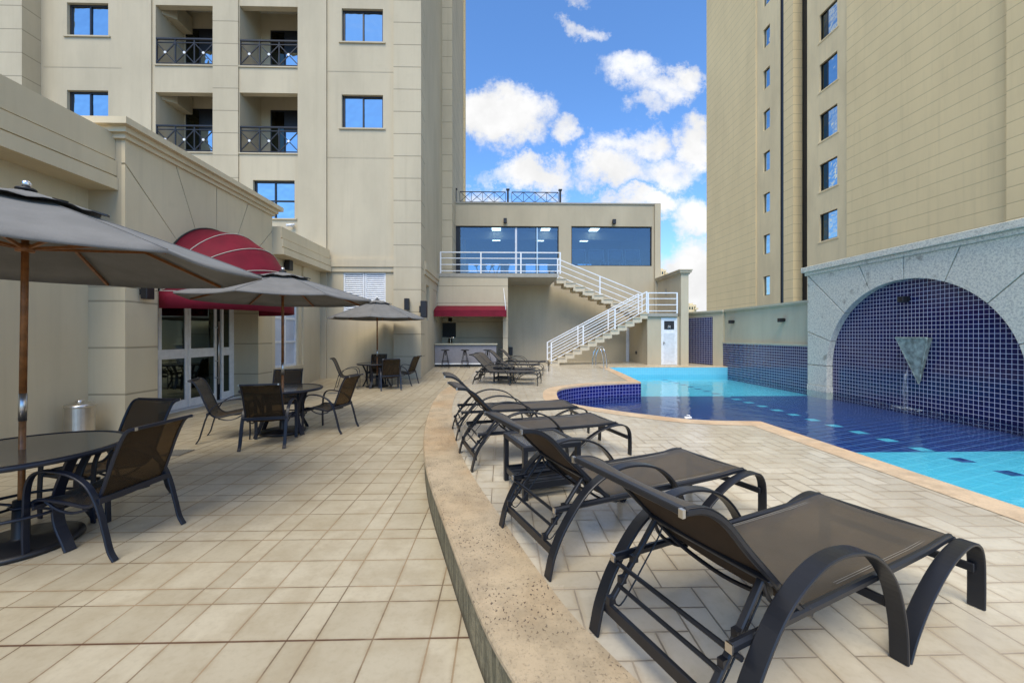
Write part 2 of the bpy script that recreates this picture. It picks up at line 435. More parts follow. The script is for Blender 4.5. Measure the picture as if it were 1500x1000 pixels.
M['mosaic_x'] = mosaic('blue_mosaic_side', 'yz', size=.088, sv=.097, grout=(0.66, 0.66, 0.80), var=.5, gw=.0046)
M['mosaic_uv'] = mosaic('blue_mosaic_curved', 'xy', kind='uv', gw=0.0055, col=(0.008, 0.008, 0.10), grout=(0.24, 0.26, 0.55))
M['mosaic_cyan'] = mosaic('cyan_mosaic', 'xz', col=(0.14, 0.50, 0.66), grout=(0.24, 0.58, 0.72), rough=.3, var=.06)
M['mosaic_floor'] = mosaic('pool_floor_mosaic', 'xy', floor=True, size=0.19, gw=0.013, rough=0.4)
def water():
    m, t, b = newmat('pool_water'); t.nodes.remove(b); g, x, y, z = coords()
    tr = t.nodes.new('ShaderNodeBsdfTransparent'); tr.inputs[0].default_value = (0.72, 0.93, 0.99, 1)
    gl = t.nodes.new('ShaderNodeBsdfGlossy'); gl.inputs['Roughness'].default_value = 0.02; gl.inputs[0].default_value = (1, 1, 1, 1)
    h = noise(scale3(g, 1, 0.8, 1), 3.2, 3, 0.5, 0.4) + noise(g, 11, 2) * 0.22
    bp = t.nodes.new('ShaderNodeBump'); bp.inputs['Strength'].default_value = 0.30; bp.inputs['Distance'].default_value = 0.04
    t.links.new(h.k, bp.inputs['Height']); t.links.new(bp.outputs[0], gl.inputs['Normal'])
    fr = t.nodes.new('ShaderNodeFresnel'); fr.inputs[0].default_value = 1.33; t.links.new(bp.outputs[0], fr.inputs['Normal'])
    mx = t.nodes.new('ShaderNodeMixShader'); t.links.new((X(fr.outputs[0]) * 0.9).k, mx.inputs[0]); t.links.new(tr.outputs[0], mx.inputs[1]); t.links.new(gl.outputs[0], mx.inputs[2])
    t.links.new(mx.outputs[0], t.nodes['Material Output'].inputs[0]); return m
M['water'] = water()
def tabletop():
    m, t, b = newmat('smoked_glass_top'); g, x, y, z = coords('object')
    setc(b, mix(noise(g, 9, 3), (0.07, 0.062, 0.05), (0.11, 0.098, 0.08))); setr(b, 0.13); b.inputs['Specular IOR Level'].default_value = 0.6; bump(b, noise(g, 45, 2), 0.05, 0.002); return m
M['tabletop'] = tabletop()
M['ground'] = plain('far_ground', (0.12, 0.12, 0.10), 0.9, kind='world', nscale=0.05, var=0.3)
# ================================================================ THE SETTING
DZ = 0.3; WZ = -0.05; FZ = -0.25
def floorz(y): return max(0.0, min(0.3, (y - 12.6) / 4.2 * 0.3))
struct(MB().face([(-400,-400,-2.6),(400,-400,-2.6),(400,900,-2.6),(-400,900,-2.6)]).build('ground', M['ground']))
# lower patio: flat, then a gentle ramp up to the pool deck level in front of the bar
p = MB(); ys = [-6, 3.2] + [12.6 + 4.2*k/6 for k in range(7)] + [17.0]
for a, b_ in zip(ys, ys[1:]):
    e = 0.004 if a > 16.5 else 0
    xr = 2.2 if b_ < 4 else -0.2; p.face([(-7.4,a,floorz(a)),(xr,a,floorz(a)),(xr,b_,floorz(b_)-0.006 if b_ > 16.5 else floorz(b_)),(-7.4,b_,floorz(b_)-0.006 if b_ > 16.5 else floorz(b_))])
struct(p.build('patio_floor', M['patio']))
# kerb line (left edge) and its inner edge, surveyed on the deck plane
kl = [gz(763,1000), gz(702,892), gz(651,759), gz(626,690), gz(621,640), gz(627,609), gz(636,586), gz(650,570), gz(668,563.4)]
d0 = (kl[0] - kl[1]).normalized()
kl = [kl[0] + Vector((0.95,-1.35,0)), kl[0] + Vector((0.36,-0.62,0))] + kl
kls = catmull(kl, 6)
# smooth
for _ in range(6): kls = [kls[0]] + [(kls[i-1] + kls[i]*2 + kls[i+1]) / 4 for i in range(1, len(kls)-1)] + [kls[-1]]
KW = 0.385
krs = []
for i, q in enumerate(kls):
    t = (kls[min(i+1, len(kls)-1)] - kls[max(i-1, 0)]).normalized(); nn = Vector((t.y, -t.x, 0)); krs.append(q + nn * (KW))
k = thing('stone_kerb', 'curved sandstone kerb wall between the lower patio and the raised pool deck', 'kerb', (kls[20].x, kls[20].y, 0))
m_ = MB()
for i in range(len(kls)-1):
    m_.face([kls[i]+Vector((0,0,.004)), krs[i]+Vector((0,0,.004)), krs[i+1]+Vector((0,0,.004)), kls[i+1]+Vector((0,0,.004))])
    o1 = Vector((-0.012,0,-0.012)); m_.face([kls[i]+Vector((0,0,.004)), kls[i+1]+Vector((0,0,.004)), kls[i+1]+o1, kls[i]+o1])
    m_.face([kls[i]+o1, kls[i+1]+o1, kls[i+1]+o1+Vector((0,0,-.018)), kls[i]+o1+Vector((0,0,-.018))])
m_.build('top_slab', M['kerb'], k)
m_ = MB()
for i in range(len(kls)-1):
    o1 = Vector((0.004,0,-0.03)); a = kls[i]+o1; b_ = kls[i+1]+o1
    m_.face([a, b_, Vector((b_.x, b_.y, -0.02)), Vector((a.x, a.y, -0.02))])
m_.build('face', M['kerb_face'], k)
# pool outline, surveyed on the deck plane
bay = [gz(1099,617), gz(1060,616.2), gz(1010,614), gz(950,607.5), gz(893,600), gz(828,589), gz(816,579), gz(820,570), gz(847,565), gz(893,561.5), gz(939,559.6)]
bay = catmull(bay, 5)
PX = 9.72
pool = [Vector((3.93,-3,DZ)), Vector((3.93,5.97,DZ))] + [q for q in bay if q.x < 3.45 or q.y > 8] + [gz(915,548), gz(889,536.9), Vector((PX, 16.75, DZ)), Vector((PX, -3, DZ))]
pool[0].z = DZ
def offset_poly(pts, d):
    n = len(pts); out = []
    for i in range(n):
        a, b_, c = pts[i-1], pts[i], pts[(i+1) % n]
        u = (b_-a); v = (c-b_); u.z = v.z = 0; u.normalize(); v.normalize()
        n1 = Vector((-u.y, u.x, 0)); n2 = Vector((-v.y, v.x, 0)); bb = (n1+n2)
        if bb.length < 1e-3: bb = n1.copy()
        bb.normalize(); k_ = min(1.6, 1/max(0.35, bb.dot(n1))); out.append(b_ + bb*d*k_)
    return out
cope = offset_poly(pool, 0.31)
# deck sheet with the pool cut out
left = [Vector((q.x+0.05, q.y, DZ)) for q in kls] + [Vector((-1.05, 12.0, DZ)), Vector((-1.0, 16.8, DZ)), Vector((-3.3, 16.8, DZ)), Vector((-3.3, 21.5, DZ)), Vector((9.9, 21.5, DZ)), Vector((9.9, 16.75+0.01, DZ))]
outer = left + [Vector((PX, 16.76, DZ))]
# trace: outer boundary then back round the pool edge (a single simple polygon)
ring = [Vector((kls[0].x+0.05, kls[0].y, DZ))] + left[1:] + [Vector((PX,16.75,DZ))] + list(reversed(pool[1:-2])) + [Vector((3.93,-3,DZ)), Vector((kls[0].x+0.3,-3,DZ))]
def fill(pts, z):
    n_ = len(pts); r_ = delaunay_2d_cdt([Vector((q.x, q.y)) for q in pts], [], [list(range(n_))], 1, 1e-5)
    m = MB(); m.v = [Vector((q.x, q.y, z)) for q in r_[0]]; m.f = [list(f) for f in r_[2]]; return m
m_ = fill(ring, DZ)
struct(m_.build('pool_deck', M['deck']))
m_ = MB()   # riser of the deck beyond the kerb
seq = [kls[-1], Vector((-1.05,12.0,DZ)), Vector((-1.0,16.8,DZ))]
for a, b_ in zip(seq, seq[1:]): m_.face([a, b_, Vector((b_.x,b_.y,-.02)), Vector((a.x,a.y,-.02))])
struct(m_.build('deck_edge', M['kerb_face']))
cp = thing('pool_coping', 'smooth orange sandstone coping band round the edge of the pool', 'coping', (3.9, 6, DZ))
m_ = MB(); e4 = Vector((0,0,.004)); n = len(pool)
for i in range(n-3):   # not along the boundary wall
    a, b_, c, d = pool[i], pool[i+1], cope[i+1], cope[i]
    m_.face([a+e4, b_+e4, c+e4, d+e4]); ia = Vector((0,0,-.04)); m_.face([a+e4, b_+e4, b_+ia, a+ia])
a, b_ = pool[n-3], pool[n-2]; m_.face([a+e4, b_+e4, b_+e4+Vector((0,.31,0)), cope[n-3]+e4]); m_.face([a+e4, b_+e4, b_-Vector((0,0,.04)), a-Vector((0,0,.04))])
m_.build('coping_slab', M['coping'], cp)
q = gz(1008.5, 613.5); pf = thing('pool_fitting', 'small white plastic fitting on the pool edge of the curved bay', 'pool fitting', (q.x, q.y, DZ))
MB().box(q.x-.055, q.x+.055, q.y-.01, q.y+.04, DZ+.004, DZ+.035).build('body', M['white'], pf, bevel=.008); MB().tube([(q.x+.03,q.y+.02,DZ+.035),(q.x+.03,q.y+.02,DZ+.055),(q.x-.02,q.y+.02,DZ+.06)], .008, 6).build('handle', M['white'], pf)
# basin walls + floor
m_ = MB(); arc = 0; blue_from, blue_to = 1, 1 + len([q for q in bay if q.x < 3.45 or q.y > 8])
mb2 = MB()
for i in range(n-2):
    a, b_ = pool[i], pool[i+1]; L = (b_-a).length
    lo = lambda q: Vector((q.x, q.y, FZ)); hi = lambda q: Vector((q.x, q.y, DZ-0.04))
    if i < blue_to: m_.face([hi(a), hi(b_), lo(b_), lo(a)], uv=[(arc,DZ),(arc+L,DZ),(arc+L,FZ),(arc,FZ)])
    else: mb2.face([hi(a), hi(b_), lo(b_), lo(a)])
    arc += L
struct(m_.build('pool_wall_blue', M['mosaic_uv'], merge=False)); struct(mb2.build('pool_wall_cyan', M['mosaic_cyan']))
m_ = fill(pool, FZ); struct(m_.build('pool_floor', M['mosaic_floor']))
m_ = fill(pool, WZ); w_ = struct(m_.build('water', M['water']))
for pl in w_.data.polygons:
    if pl.normal.z < 0: pl.flip()
# ---------------------------------------------------------------- boundary wall along the pool
bw = thing('boundary_wall', 'grey green rendered wall with blue tiled lower half along the far side of the pool', 'wall', (9.6, 14, 0))
WT = 2.62
def wx(q): return q
m_ = MB().box(9.72, 9.98, 12.12, 17.4, -0.3, WT); m_.box(9.72, 9.98, -8, 6.2, -0.3, WT)
m_.build('wall', M['stucco_grey'], bw)
m_ = MB().box(9.60, 9.719, 12.12, 17.1, -0.3, 1.28); m_.build('tiled_dado', M['mosaic_x'], bw)
MB().box(9.575, 9.722, 12.12, 17.12, 1.28, 1.335).build('ledge', M['stucco_grey'], bw)
MB().box(9.60, 9.719, -8, 6.2, -0.3, 1.3).build('tiled_dado', M['mosaic_x'], bw)
# cranked end with its tiled panel
pa, pb = Vector((9.62,17.12,0)), Vector((8.72,19.6,0)); dr = (pb-pa).normalized(); nn = Vector((-dr.y, dr.x, 0)); nn = nn if nn.x < 0 else -nn
def onp(s, z, o): q = pa + dr*s + nn*o; return (q.x, q.y, z)
Ls = (pb-pa).length
m_ = MB().loft([[onp(0,0,0),onp(Ls,0,0),onp(Ls,0,-.25),onp(0,0,-.25)],[onp(0,WT,0),onp(Ls,WT,0),onp(Ls,WT,-.25),onp(0,WT,-.25)]], sm=False); m_.build('wall', M['stucco_lowl'], bw)
sp0, sp1 = 0.55, Ls - 0.35
m_ = MB().loft([[onp(sp0,.31,0.0),onp(sp1,.31,0.0),onp(sp1,.31,.02),onp(sp0,.31,.02)],[onp(sp0,2.46,0.0),onp(sp1,2.46,0.0),onp(sp1,2.46,.02),onp(sp0,2.46,.02)]], sm=False); m_.build('tiled_panel', M['mosaic_x'], bw)
m_ = MB()
for z0, z1, o in ((WT, WT+.05, .05), (WT+.05, WT+.12, .09)):
    m_.box(9.72-o, 10.02, 12.12, 17.1, z0, z1)
    m_.box(9.72-o, 10.02, -8, 6.2, z0, z1)
    m_.loft([[onp(-.02,z0,o),onp(Ls,z0,o),onp(Ls,z0,-.3),onp(-.02,z0,-.3)],[onp(-.02,z1,o),onp(Ls,z1,o),onp(Ls,z1,-.3),onp(-.02,z1,-.3)]], sm=False)
m_.build('cap', M['stucco_grey'], bw)
def spot(px, py, Xw, label):
    y = yx(px, Xw); z = zx(px, py, Xw); s = thing('spotlight', label, 'spotlight', (Xw, y, z), world=True)
    MB().box(Xw-.04, Xw, y-.05, y+.05, z-.05, z+.05).build('bracket', M['black'], s)
    MB().box(Xw-.20, Xw-.04, y-.075, y+.075, z-.075, z+.06).build('housing', M['black'], s, bevel=.01)
spot(1075, 471, 9.72, 'black cube spotlight on the grey wall, farther one from the stone arch')
spot(1149, 468.5, 9.72, 'black cube spotlight on the grey wall, nearer one to the stone arch')
# ---------------------------------------------------------------- granite arch fountain
fo = thing('arched_fountain', 'pale granite wall with a wide arch filled with navy mosaic tiles rising from the pool', 'fountain', (9.6, 9.17, WZ))
cyc, zc, RR = 9.17, 0.72, 2.22; y0f, y1f, ztop = 6.2, 12.12, 3.46; XF = 9.46
MB().box(9.64, 10.1, y0f+.02, y1f-.02, -0.3, ztop).build('tile_backing', M['mosaic_x'], fo)
def rimpt(a):      # ray from the arch centre to the rectangle
    ca, sa = math.cos(a), math.sin(a); ts = []
    if ca > 1e-6: ts.append((y1f-cyc)/ca)
    if ca < -1e-6: ts.append((y0f-cyc)/ca)
    if sa > 1e-6: ts.append((ztop-zc)/sa)
    t = min(ts); return (cyc+ca*t, zc+sa*t)
angs = [0, 19, 43, 67, 90, 113, 137, 161, 180]; gap = 0.010
corner1 = math.degrees(math.atan2(ztop-zc, y1f-cyc)); corner0 = 180 - corner1
m_ = MB()
for a0, a1 in zip(angs, angs[1:]):
    g1 = math.degrees(gap/RR); lo, hi = R(a0+g1), R(a1-g1)
    inner = [(cyc+RR*math.cos(lo+(hi-lo)*k/10), zc+RR*math.sin(lo+(hi-lo)*k/10)) for k in range(11)]
    outer_ = [rimpt(hi)]
    for cor, pt in ((corner0, (y0f, ztop)), (corner1, (y1f, ztop))):
        if a0 < cor < a1: outer_.append(pt)
    outer_.append(rimpt(lo))
    m_.prism(inner + outer_, lambda a, b: (XF, a, b), lambda a, b: (9.639, a, b))
m_.split('voussoir', M['granite'], fo, bevel=.006)
m_ = MB()
for ya, yb in ((cyc+RR, y1f), (y0f, cyc-RR)):
    m_.box(XF, 9.639, ya, yb, 0.13, zc-.006); m_.box(XF-.015, 9.639, ya-.01, yb+.01, -0.3, 0.122)
m_.split('pier', M['granite'], fo, bevel=.006)
m_ = MB()
m_.box(XF-.05, 10.12, y0f-.05, y1f+.06, ztop, ztop+.10); m_.box(XF-.12, 10.14, y0f-.1, y1f+.13, ztop+.1, ztop+.26)
m_.build('cornice', M['granite'], fo, bevel=.01)
sp = thing('water_spout', 'green patinated triangular copper spout pouring water under the stone arch', 'fountain spout', (9.4, 9.17, 0.5))
xs = 9.40; yy0, yy1 = yx(1358, xs), yx(1312, xs); zt = zx(1333, 494.5, xs); ymid = (yy0+yy1)/2; zb = 0.50
m_ = MB(); P = [Vector((xs,yy0,zt)), Vector((xs,yy1,zt)), Vector((xs+.17,ymid-.02,zb))]; Q = [Vector((9.64,yy0+.1,zt)), Vector((9.64,yy1-.1,zt)), Vector((9.64,ymid,zb+.06))]
m_.face(P); m_.face(Q); m_.face([P[0],P[1],Q[1],Q[0]]); m_.face([P[1],P[2],Q[2],Q[1]]); m_.face([P[2],P[0],Q[0],Q[2]])
m_.build('hopper', M['patina'], sp, bevel=.008)
m_ = MB(); m_.bar(P[0],P[1],.03,.03); m_.bar(P[1],P[2],.02,.02); m_.bar(P[2],P[0],.02,.02); m_.build('rim', M['patina'], sp)
mm, t, b = newmat('falling_water'); b.inputs['Base Color'].default_value = (.75,.85,.95,1); b.inputs['Roughness'].default_value = .1
g, x, y, z = coords(); b.inputs['Alpha'].default_value = .3; X.t.links.new((noise(scale3(g,14,14,1.2),3,3)  .ramp(.45,.75)*.22).k, b.inputs['Alpha']); M['fall'] = mm
ys_ = yx(1325, 9.25); m_ = MB()
for k_ in range(5): m_.tube([(9.22+.03*k_, ys_+.05*(k_-2), zb+.38-.05*k_), (9.20+.03*k_, ys_+.05*(k_-2), .3), (9.2+.03*k_, ys_+.045*(k_-2), WZ)], .018, 6)
m_.build('water_stream', M['fall'], sp)
mm, t, b = newmat('foam'); b.inputs['Base Color'].default_value = (.8,.87,.93,1); g, x, y, z = coords(); X.t.links.new((noise(g,28,4).ramp(.5,.68)*.65).k, b.inputs['Alpha']); M['foam'] = mm
rnd = random.Random(3); m_ = MB()
for k_ in range(90):
    a = rnd.uniform(0,2*PI); r_ = abs(rnd.gauss(0,.28)); s_ = rnd.uniform(.008,.028)*(1.2-min(1,r_)); m_.lathe([(0.001,.012),(s_,.006),(s_*1.2,0)], (9.2+r_*math.cos(a)*.55, ys_+r_*math.sin(a)*1.6, WZ), 6)
m_.build('splash', M['foam'], sp)
spot(1330, 438, 9.64, 'black spotlight on the navy mosaic at the top of the arch')
# ================================================================ RIGHT HAND TOWER
rt = thing('apartment_tower', 'tall sand coloured tower with horizontal joints rising behind the pool wall', 'building', (19.1, 25, -2.6))
XT = 19.1; Y1 = yx(1035, XT); yA, yB = yx(1107, XT), yx(1142, XT); yC, yD, yE, yF_ = yx(1148, XT), yx(1162, XT), yx(1181, XT), yx(1240, XT); YR = yx(1481, XT); HT = 52
fx = lambda a, b, t: (XT + t, a, b)
big = []; small = []
yb0, yb1 = yx(1225, XT), yx(1199, XT); ys0, ys1 = yx(1126.5, XT), yx(1117, XT)
for k_ in range(-5, 11):
    zt_ = 17.93 + 3.01*k_; big.append((yb0, yb1, zt_-1.62, zt_, .22)); small.append((ys0, ys1, zt_+.02-1.36, zt_+.05, .22))
MB().wall(fx, yA, Y1, -2.6, HT, []).build('wall', M['stucco_right'], rt)
MB().wall(lambda a, b, t: (XT+.06+t, a, b), yB, yA, -2.6, HT, small).face([(XT,yA,-2.6),(XT+.06,yA,-2.6),(XT+.06,yA,HT),(XT,yA,HT)]).build('wall', M['stucco_rplain'], rt)
MB().box(XT+.10, XT+.14, yC, yB, -2.6, HT).build('window_strip', M['navyglass'], rt)
MB().box(XT-.01, XT+.6, yD, yC, -2.6, HT).build('fin', M['stucco_right'], rt)
MB().box(XT+.62, XT+.66, yE, yD, -2.6, HT).build('window_strip', M['navyglass'], rt)
MB().wall(lambda a, b, t: (XT+.06+t, a, b), yF_, yE, -2.6, HT, big).face([(XT+.06,yE,-2.6),(XT+.66,yE,-2.6),(XT+.66,yE,HT),(XT+.06,yE,HT)]).build('wall', M['stucco_rplain'], rt)
MB().wall(fx, YR, yF_, -2.6, HT, []).face([(XT,yF_,-2.6),(XT+.06,yF_,-2.6),(XT+.06,yF_,HT),(XT,yF_,HT)]).build('wall', M['stucco_right'], rt)
MB().box(XT-.18, XT+4, 11.5, YR, -2.6, HT).build('corner_pilaster', M['stucco_right'], rt)
MB().box(XT+.7, XT+16, 12.2, Y1-.02, -2.6, HT-.05).build('core', M['stucco_rplain'], rt)
MB().box(XT+.001, XT+.7, Y1-.02, Y1, -2.6, HT).build('end_wall', M['stucco_rplain'], rt)
for lst, nm in ((big, 'b'), (small, 's')):
    for o in lst:
        fr = MB(); x0 = XT+.06+.10
        fr.box(x0, x0+.05, o[0], o[0]+.04, o[2], o[3]); fr.box(x0, x0+.05, o[1]-.04, o[1], o[2], o[3]); fr.box(x0, x0+.05, o[0]+.04, o[1]-.04, o[2], o[2]+.05); fr.box(x0, x0+.05, o[0]+.04, o[1]-.04, o[3]-.05, o[3])
        if nm == 'b': ym = o[0]+(o[1]-o[0])*.62; fr.box(x0+.002, x0+.048, ym-.025, ym+.025, o[2]+.05, o[3]-.05)
        w_ = fr.build('window', M['navyglass'], rt)
        ym = o[0]+(o[1]-o[0])*.62 if nm == 'b' else o[1]
        if nm == 'b':
            MB().box(x0+.02, x0+.03, o[0]+.04, ym-.02, o[2]+.05, o[3]-.05).build('pane', M['sky_glass'], w_)
            MB().box(x0+.035, x0+.045, ym+.02, o[1]-.04, o[2]+.05, o[3]-.05).build('pane', M['dim_glass'], w_)
        else: MB().box(x0+.02, x0+.03, o[0]+.04, o[1]-.04, o[2]+.05, o[3]-.05).build('pane', M['sky_glass'], w_)
        if nm == 'b':
            sl = MB(); xq = XT+.06; sl.box(xq-.03, xq+.0, o[0]-.12, o[1]+.12, o[2]-.1, o[2]-.02); sl.build('sill', M['stucco_rplain'], w_)
# ================================================================ DISTANT BLOCKS
def far_block(px0, px1, pyt, Y, label, tiers):
    x0, x1 = xy(px0, Y), xy(px1, Y); zt = zy(px0, pyt, Y)
    t_ = thing('distant_tower', label, 'building', ((x0+x1)/2, Y, -2.6)); w = x1-x0
    m_ = MB().box(x0, x1, Y, Y+w, -2.6, zt); m_.box(x0+w*.25, x1-w*.3, Y+1, Y+w-1, zt, zt+w*.18); m_.build('wall', M['stucco_rplain'], t_)
    wn = MB()
    for i in range(tiers):
        z1 = zt-1.2-i*3.1
        for j in range(3): a = x0 + w*(.12+.30*j); wn.box(a, a+w*.17, Y-.06, Y+.1, z1-1.4, z1)
    wn.build('windows', M['dim_glass'], t_)
    bl = MB()
    for i in range(tiers): z1 = zt-2.7-i*3.1; bl.box(x1-w*.28, x1+.5, Y-1.2, Y-.001, z1, z1+.9)
    bl.build('balcony', M['stucco_rplain'], t_)
far_block(1008, 1020, 446, 210, 'hazy cream apartment tower far off, seen low beside the sand coloured tower', 9)
far_block(965, 976, 395, 230, 'hazy cream high-rise far off, peeping over the sloping coped side wall', 14)
# ================================================================ HOTEL TOWER (left)
YT = 14.2
ht = thing('hotel_tower', 'tall beige hotel block with balconies and sliding windows at the left', 'building', (-10, YT, 0))
H = 26
def X_(px): return xy(px, YT)
def Z_(px, py): return zy(px, py, YT)
fy = lambda a, b, t: (a, YT + t, b)
F2F = Z_(530,12) - Z_(530,138)     # storey height
ops = []; wins = []; bals = []
for k_ in range(-1, 5):
    dz = F2F*k_
    wins.append((X_(500), X_(561), Z_(530,188)+dz if k_ >= 0 else None, Z_(530,138)+dz, k_))
    bals.append((X_(228), X_(312), Z_(228,222)+dz, Z_(228,135)+dz)); bals.append((X_(351), X_(437), Z_(351,224)+dz, Z_(437,137)+dz))
wl = []
for k_ in range(0, 6):
    dz = F2F*k_
    wl.append((X_(500.5), X_(561), Z_(530,188)+dz, Z_(530,139)+dz, .16)); wl.append((X_(98), X_(158.5), Z_(128,181)+dz, Z_(128,132.5)+dz, .16))
    wl.append((X_(-56), X_(5), Z_(0,181)+dz, Z_(0,132.5)+dz, .16))
wl.append((X_(370.5), X_(431.5), Z_(400,320), Z_(400,264), .14))
bl = [(b_[0], b_[1], b_[2], b_[3], .22) for b_ in bals if b_[2] > Z_(300,230)]
shut = (X_(503), X_(565), Z_(530,457), Z_(530,399.5), .1)
XL, XR = X_(-420), -2.88
MB().wall(fy, XL, XR-.01, 0, H, wl + bl + [shut]).build('wall', M['stucco'], ht)
MB().box(XL, XR-.02, YT+1.9, 25.3, -2.6, H).build('core', M['stucco'], ht)
# side face towards the court, with two tall niches
Yn = [(yx(624.5,-2.88), yx(629,-2.88)), (yx(634,-2.88), yx(640,-2.88))]
fs = lambda a, b, t: (-2.88 - t, a, b)
YS1 = 19.1
nich = [(min(a,b_), max(a,b_), 2.2, 3.55, .25) for a, b_ in Yn]
MB().wall(fs, YT-.12, YS1, -0.1, H, nich).build('side_wall', M['stucco'], ht)
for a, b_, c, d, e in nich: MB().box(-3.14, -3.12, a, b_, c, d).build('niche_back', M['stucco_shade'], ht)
MB().box(-2.95, -2.40, YS1, 25.3, -0.1, H).build('rear_bay', M['stucco_q'], ht)
MB().box(-2.88, -2.33, 24.6, 25.35, -0.1, H).build('rear_pilaster', M['stucco_right'], ht)
# pilasters and piers
xq0, xq1 = X_(578), -2.86
MB().box(xq0, xq1, YT-.14, YT+.55, -0.05, H).build('quoin_pilaster', M['stucco_q'], ht)
MB().box(X_(437.5), X_(479), YT-.07, YT+.001, 0, H).build('pier', M['stucco'], ht)
MB().box(X_(313), X_(350), YT-.05, YT+.001, 0, H).build('pier', M['stucco_q'], ht)
MB().box(X_(180), X_(223), YT-.05, YT+.001, 0, H).build('pier', M['stucco'], ht)
MB().box(X_(5), X_(60), YT-.55, YT+.001, 0, H).build('quoin_pilaster', M['stucco_q'], ht)
MB().box(X_(-200), X_(-62), YT-.4, YT+.001, 0, H).build('quoin_pilaster', M['stucco_q'], ht)
# floor string lines as shallow bands
m_ = MB()
for k_ in range(0, 4):
    z1 = Z_(530, 231) + F2F*k_; m_.box(X_(479)+.01, xq0-.01, YT-.006, YT+.001, z1-.02, z1+.02); m_.box(X_(60)+.1, X_(180)-.01, YT-.006, YT+.001, z1-.02, z1+.02)
m_.build('string_line', M['stucco_shade'], ht)
def sash(o, y, root, mat=None, mull=1, transom=False, frame=.055):
    fr = MB(); w_ = frame
    fr.box(o[0], o[0]+w_*1.4, y, y+.05, o[2], o[3]); fr.box(o[1]-w_, o[1], y, y+.05, o[2], o[3]); fr.box(o[0]+w_*1.4, o[1]-w_, y, y+.05, o[3]-w_*1.2, o[3]); fr.box(o[0]+w_*1.4, o[1]-w_, y, y+.05, o[2], o[2]+w_*.5)
    xm = (o[0]+o[1])/2; fr.box(xm-w_*.45, xm+w_*.45, y-.002, y+.048, o[2]+w_*.5, o[3]-w_*1.2)
    if transom: zm = o[2]+(o[3]-o[2])*.48; fr.box(o[0]+w_*1.4, xm-w_*.45, y+.001, y+.046, zm-.025, zm+.025); fr.box(xm+w_*.45, o[1]-w_, y+.001, y+.046, zm-.025, zm+.025)
    w = fr.build('window', M['navyglass'], root)
    MB().box(o[0]+w_, xm, y+.025, y+.03, o[2]+.01, o[3]-w_).build('pane', M['sky_glass'], w); MB().box(xm, o[1]-w_*.5, y+.035, y+.04, o[2]+.01, o[3]-w_).build('pane', M['sky_glass'], w)
    MB().box(o[0]-.09, o[1]+.09, YT-.05, YT+.03, o[2]-.05, o[2]-.002).build('sill', M['stucco'], w)
for i, o in enumerate(wl):
    sash(o, YT+.10, ht, transom=(i == len(wl)-1))
for o in bl:
    x0, x1, z0, z1, d = o; yb_ = YT + 1.25; zc_ = z0 + F2F - .2; ya_ = YT + .22
    rc = MB().face([(x0,yb_,z0),(x1,yb_,z0),(x1,yb_,zc_),(x0,yb_,zc_)]); rc.face([(x0,ya_,z0),(x0,yb_,z0),(x0,yb_,zc_),(x0,ya_,zc_)]); rc.face([(x1,ya_,z0),(x1,yb_,z0),(x1,yb_,zc_),(x1,ya_,zc_)]); rc.face([(x0,ya_,z0),(x1,ya_,z0),(x1,yb_,z0),(x0,yb_,z0)]); rc.face([(x0,ya_,z1),(x1,ya_,z1),(x1,ya_,zc_),(x0,ya_,zc_)]); rc.build('balcony_recess', M['stucco'], ht, norm=False)
    MB().box(x0+.002, x1-.002, ya_, yb_, zc_, zc_+.05).build('balcony_ceiling', M['soffit'], ht)
    ks = yb_/YT; xd0, xd1 = max(x0+.03, (x0+(x1-x0)*.53)*ks), x1-.25; zd = z0+2.2
    dd = MB().box(xd0, xd1, yb_-.02, yb_+.02, z0+.02, zd).build('balcony_door', M['navyglass'], ht)
    xm = max(xd0+.2, (x0+(x1-x0)*.80)*ks); MB().box(xm, xd1-.06, yb_-.035, yb_-.025, z0+.1, z0+1.35).build('pane', M['sky_glass'], dd); MB().box(xd0+.06, xm-.08, yb_-.035, yb_-.025, z0+.1, zd-.08).build('pane', M['dim_glass'], dd)
    rl = MB(); yr = YT+.03; zt_ = z0+.92; rl.bar((x0,yr,zt_),(x1,yr,zt_),.06,.05); rl.bar((x0,yr,zt_-.13),(x1,yr,zt_-.13),.03,.03); rl.bar((x0,yr,z0+.06),(x1,yr,z0+.06),.03,.03)
    ro = MB(); w = (x1-x0)/3
    for k_ in range(4): a = x0+w*k_; a = min(max(a, x0+.02), x1-.02); rl.bar((a,yr,z0),(a,yr,zt_),.035,.035)
    for k_ in range(3):
        a = x0+w*k_; rl.bar((a,yr-.005,z0+.07),(a+w,yr-.005,zt_-.14),.03,.026,(0,1,0)); rl.bar((a,yr+.008,zt_-.14),(a+w,yr+.008,z0+.07),.03,.026,(0,1,0))
        zc_ = (z0+.07+zt_-.14)/2; ro.prism([(a+w/2+.045*math.cos(q*PI/4), zc_+.045*math.sin(q*PI/4)) for q in range(8)], lambda p_, q_: (p_, yr-.045, q_), lambda p_, q_: (p_, yr-.02, q_))
    r_ = rl.build('railing', M['black'], ht); ro.build('rosette', M['white'], r_)
    MB().box(x0-.02, x1+.02, YT-.04, YT+.09, z0-.045, z0-.003).build('balcony_sill', M['stucco'], ht)
# air-conditioner shelves in the left-hand balconies
for o in bl[::2]:
    MB().loft([[(o[0]+.01,YT+.24,o[3]-.12),(o[0]+.35,YT+.5,o[3]-.12),(o[0]+.35,YT+1.2,o[3]-.12),(o[0]+.01,YT+1.2,o[3]-.12)],[(o[0]+.01,YT+.24,o[3]+.5),(o[0]+.35,YT+.5,o[3]+.5),(o[0]+.35,YT+1.2,o[3]+.5),(o[0]+.01,YT+1.2,o[3]+.5)]], sm=False).build('duct_casing', M['stucco_shade'], ht)
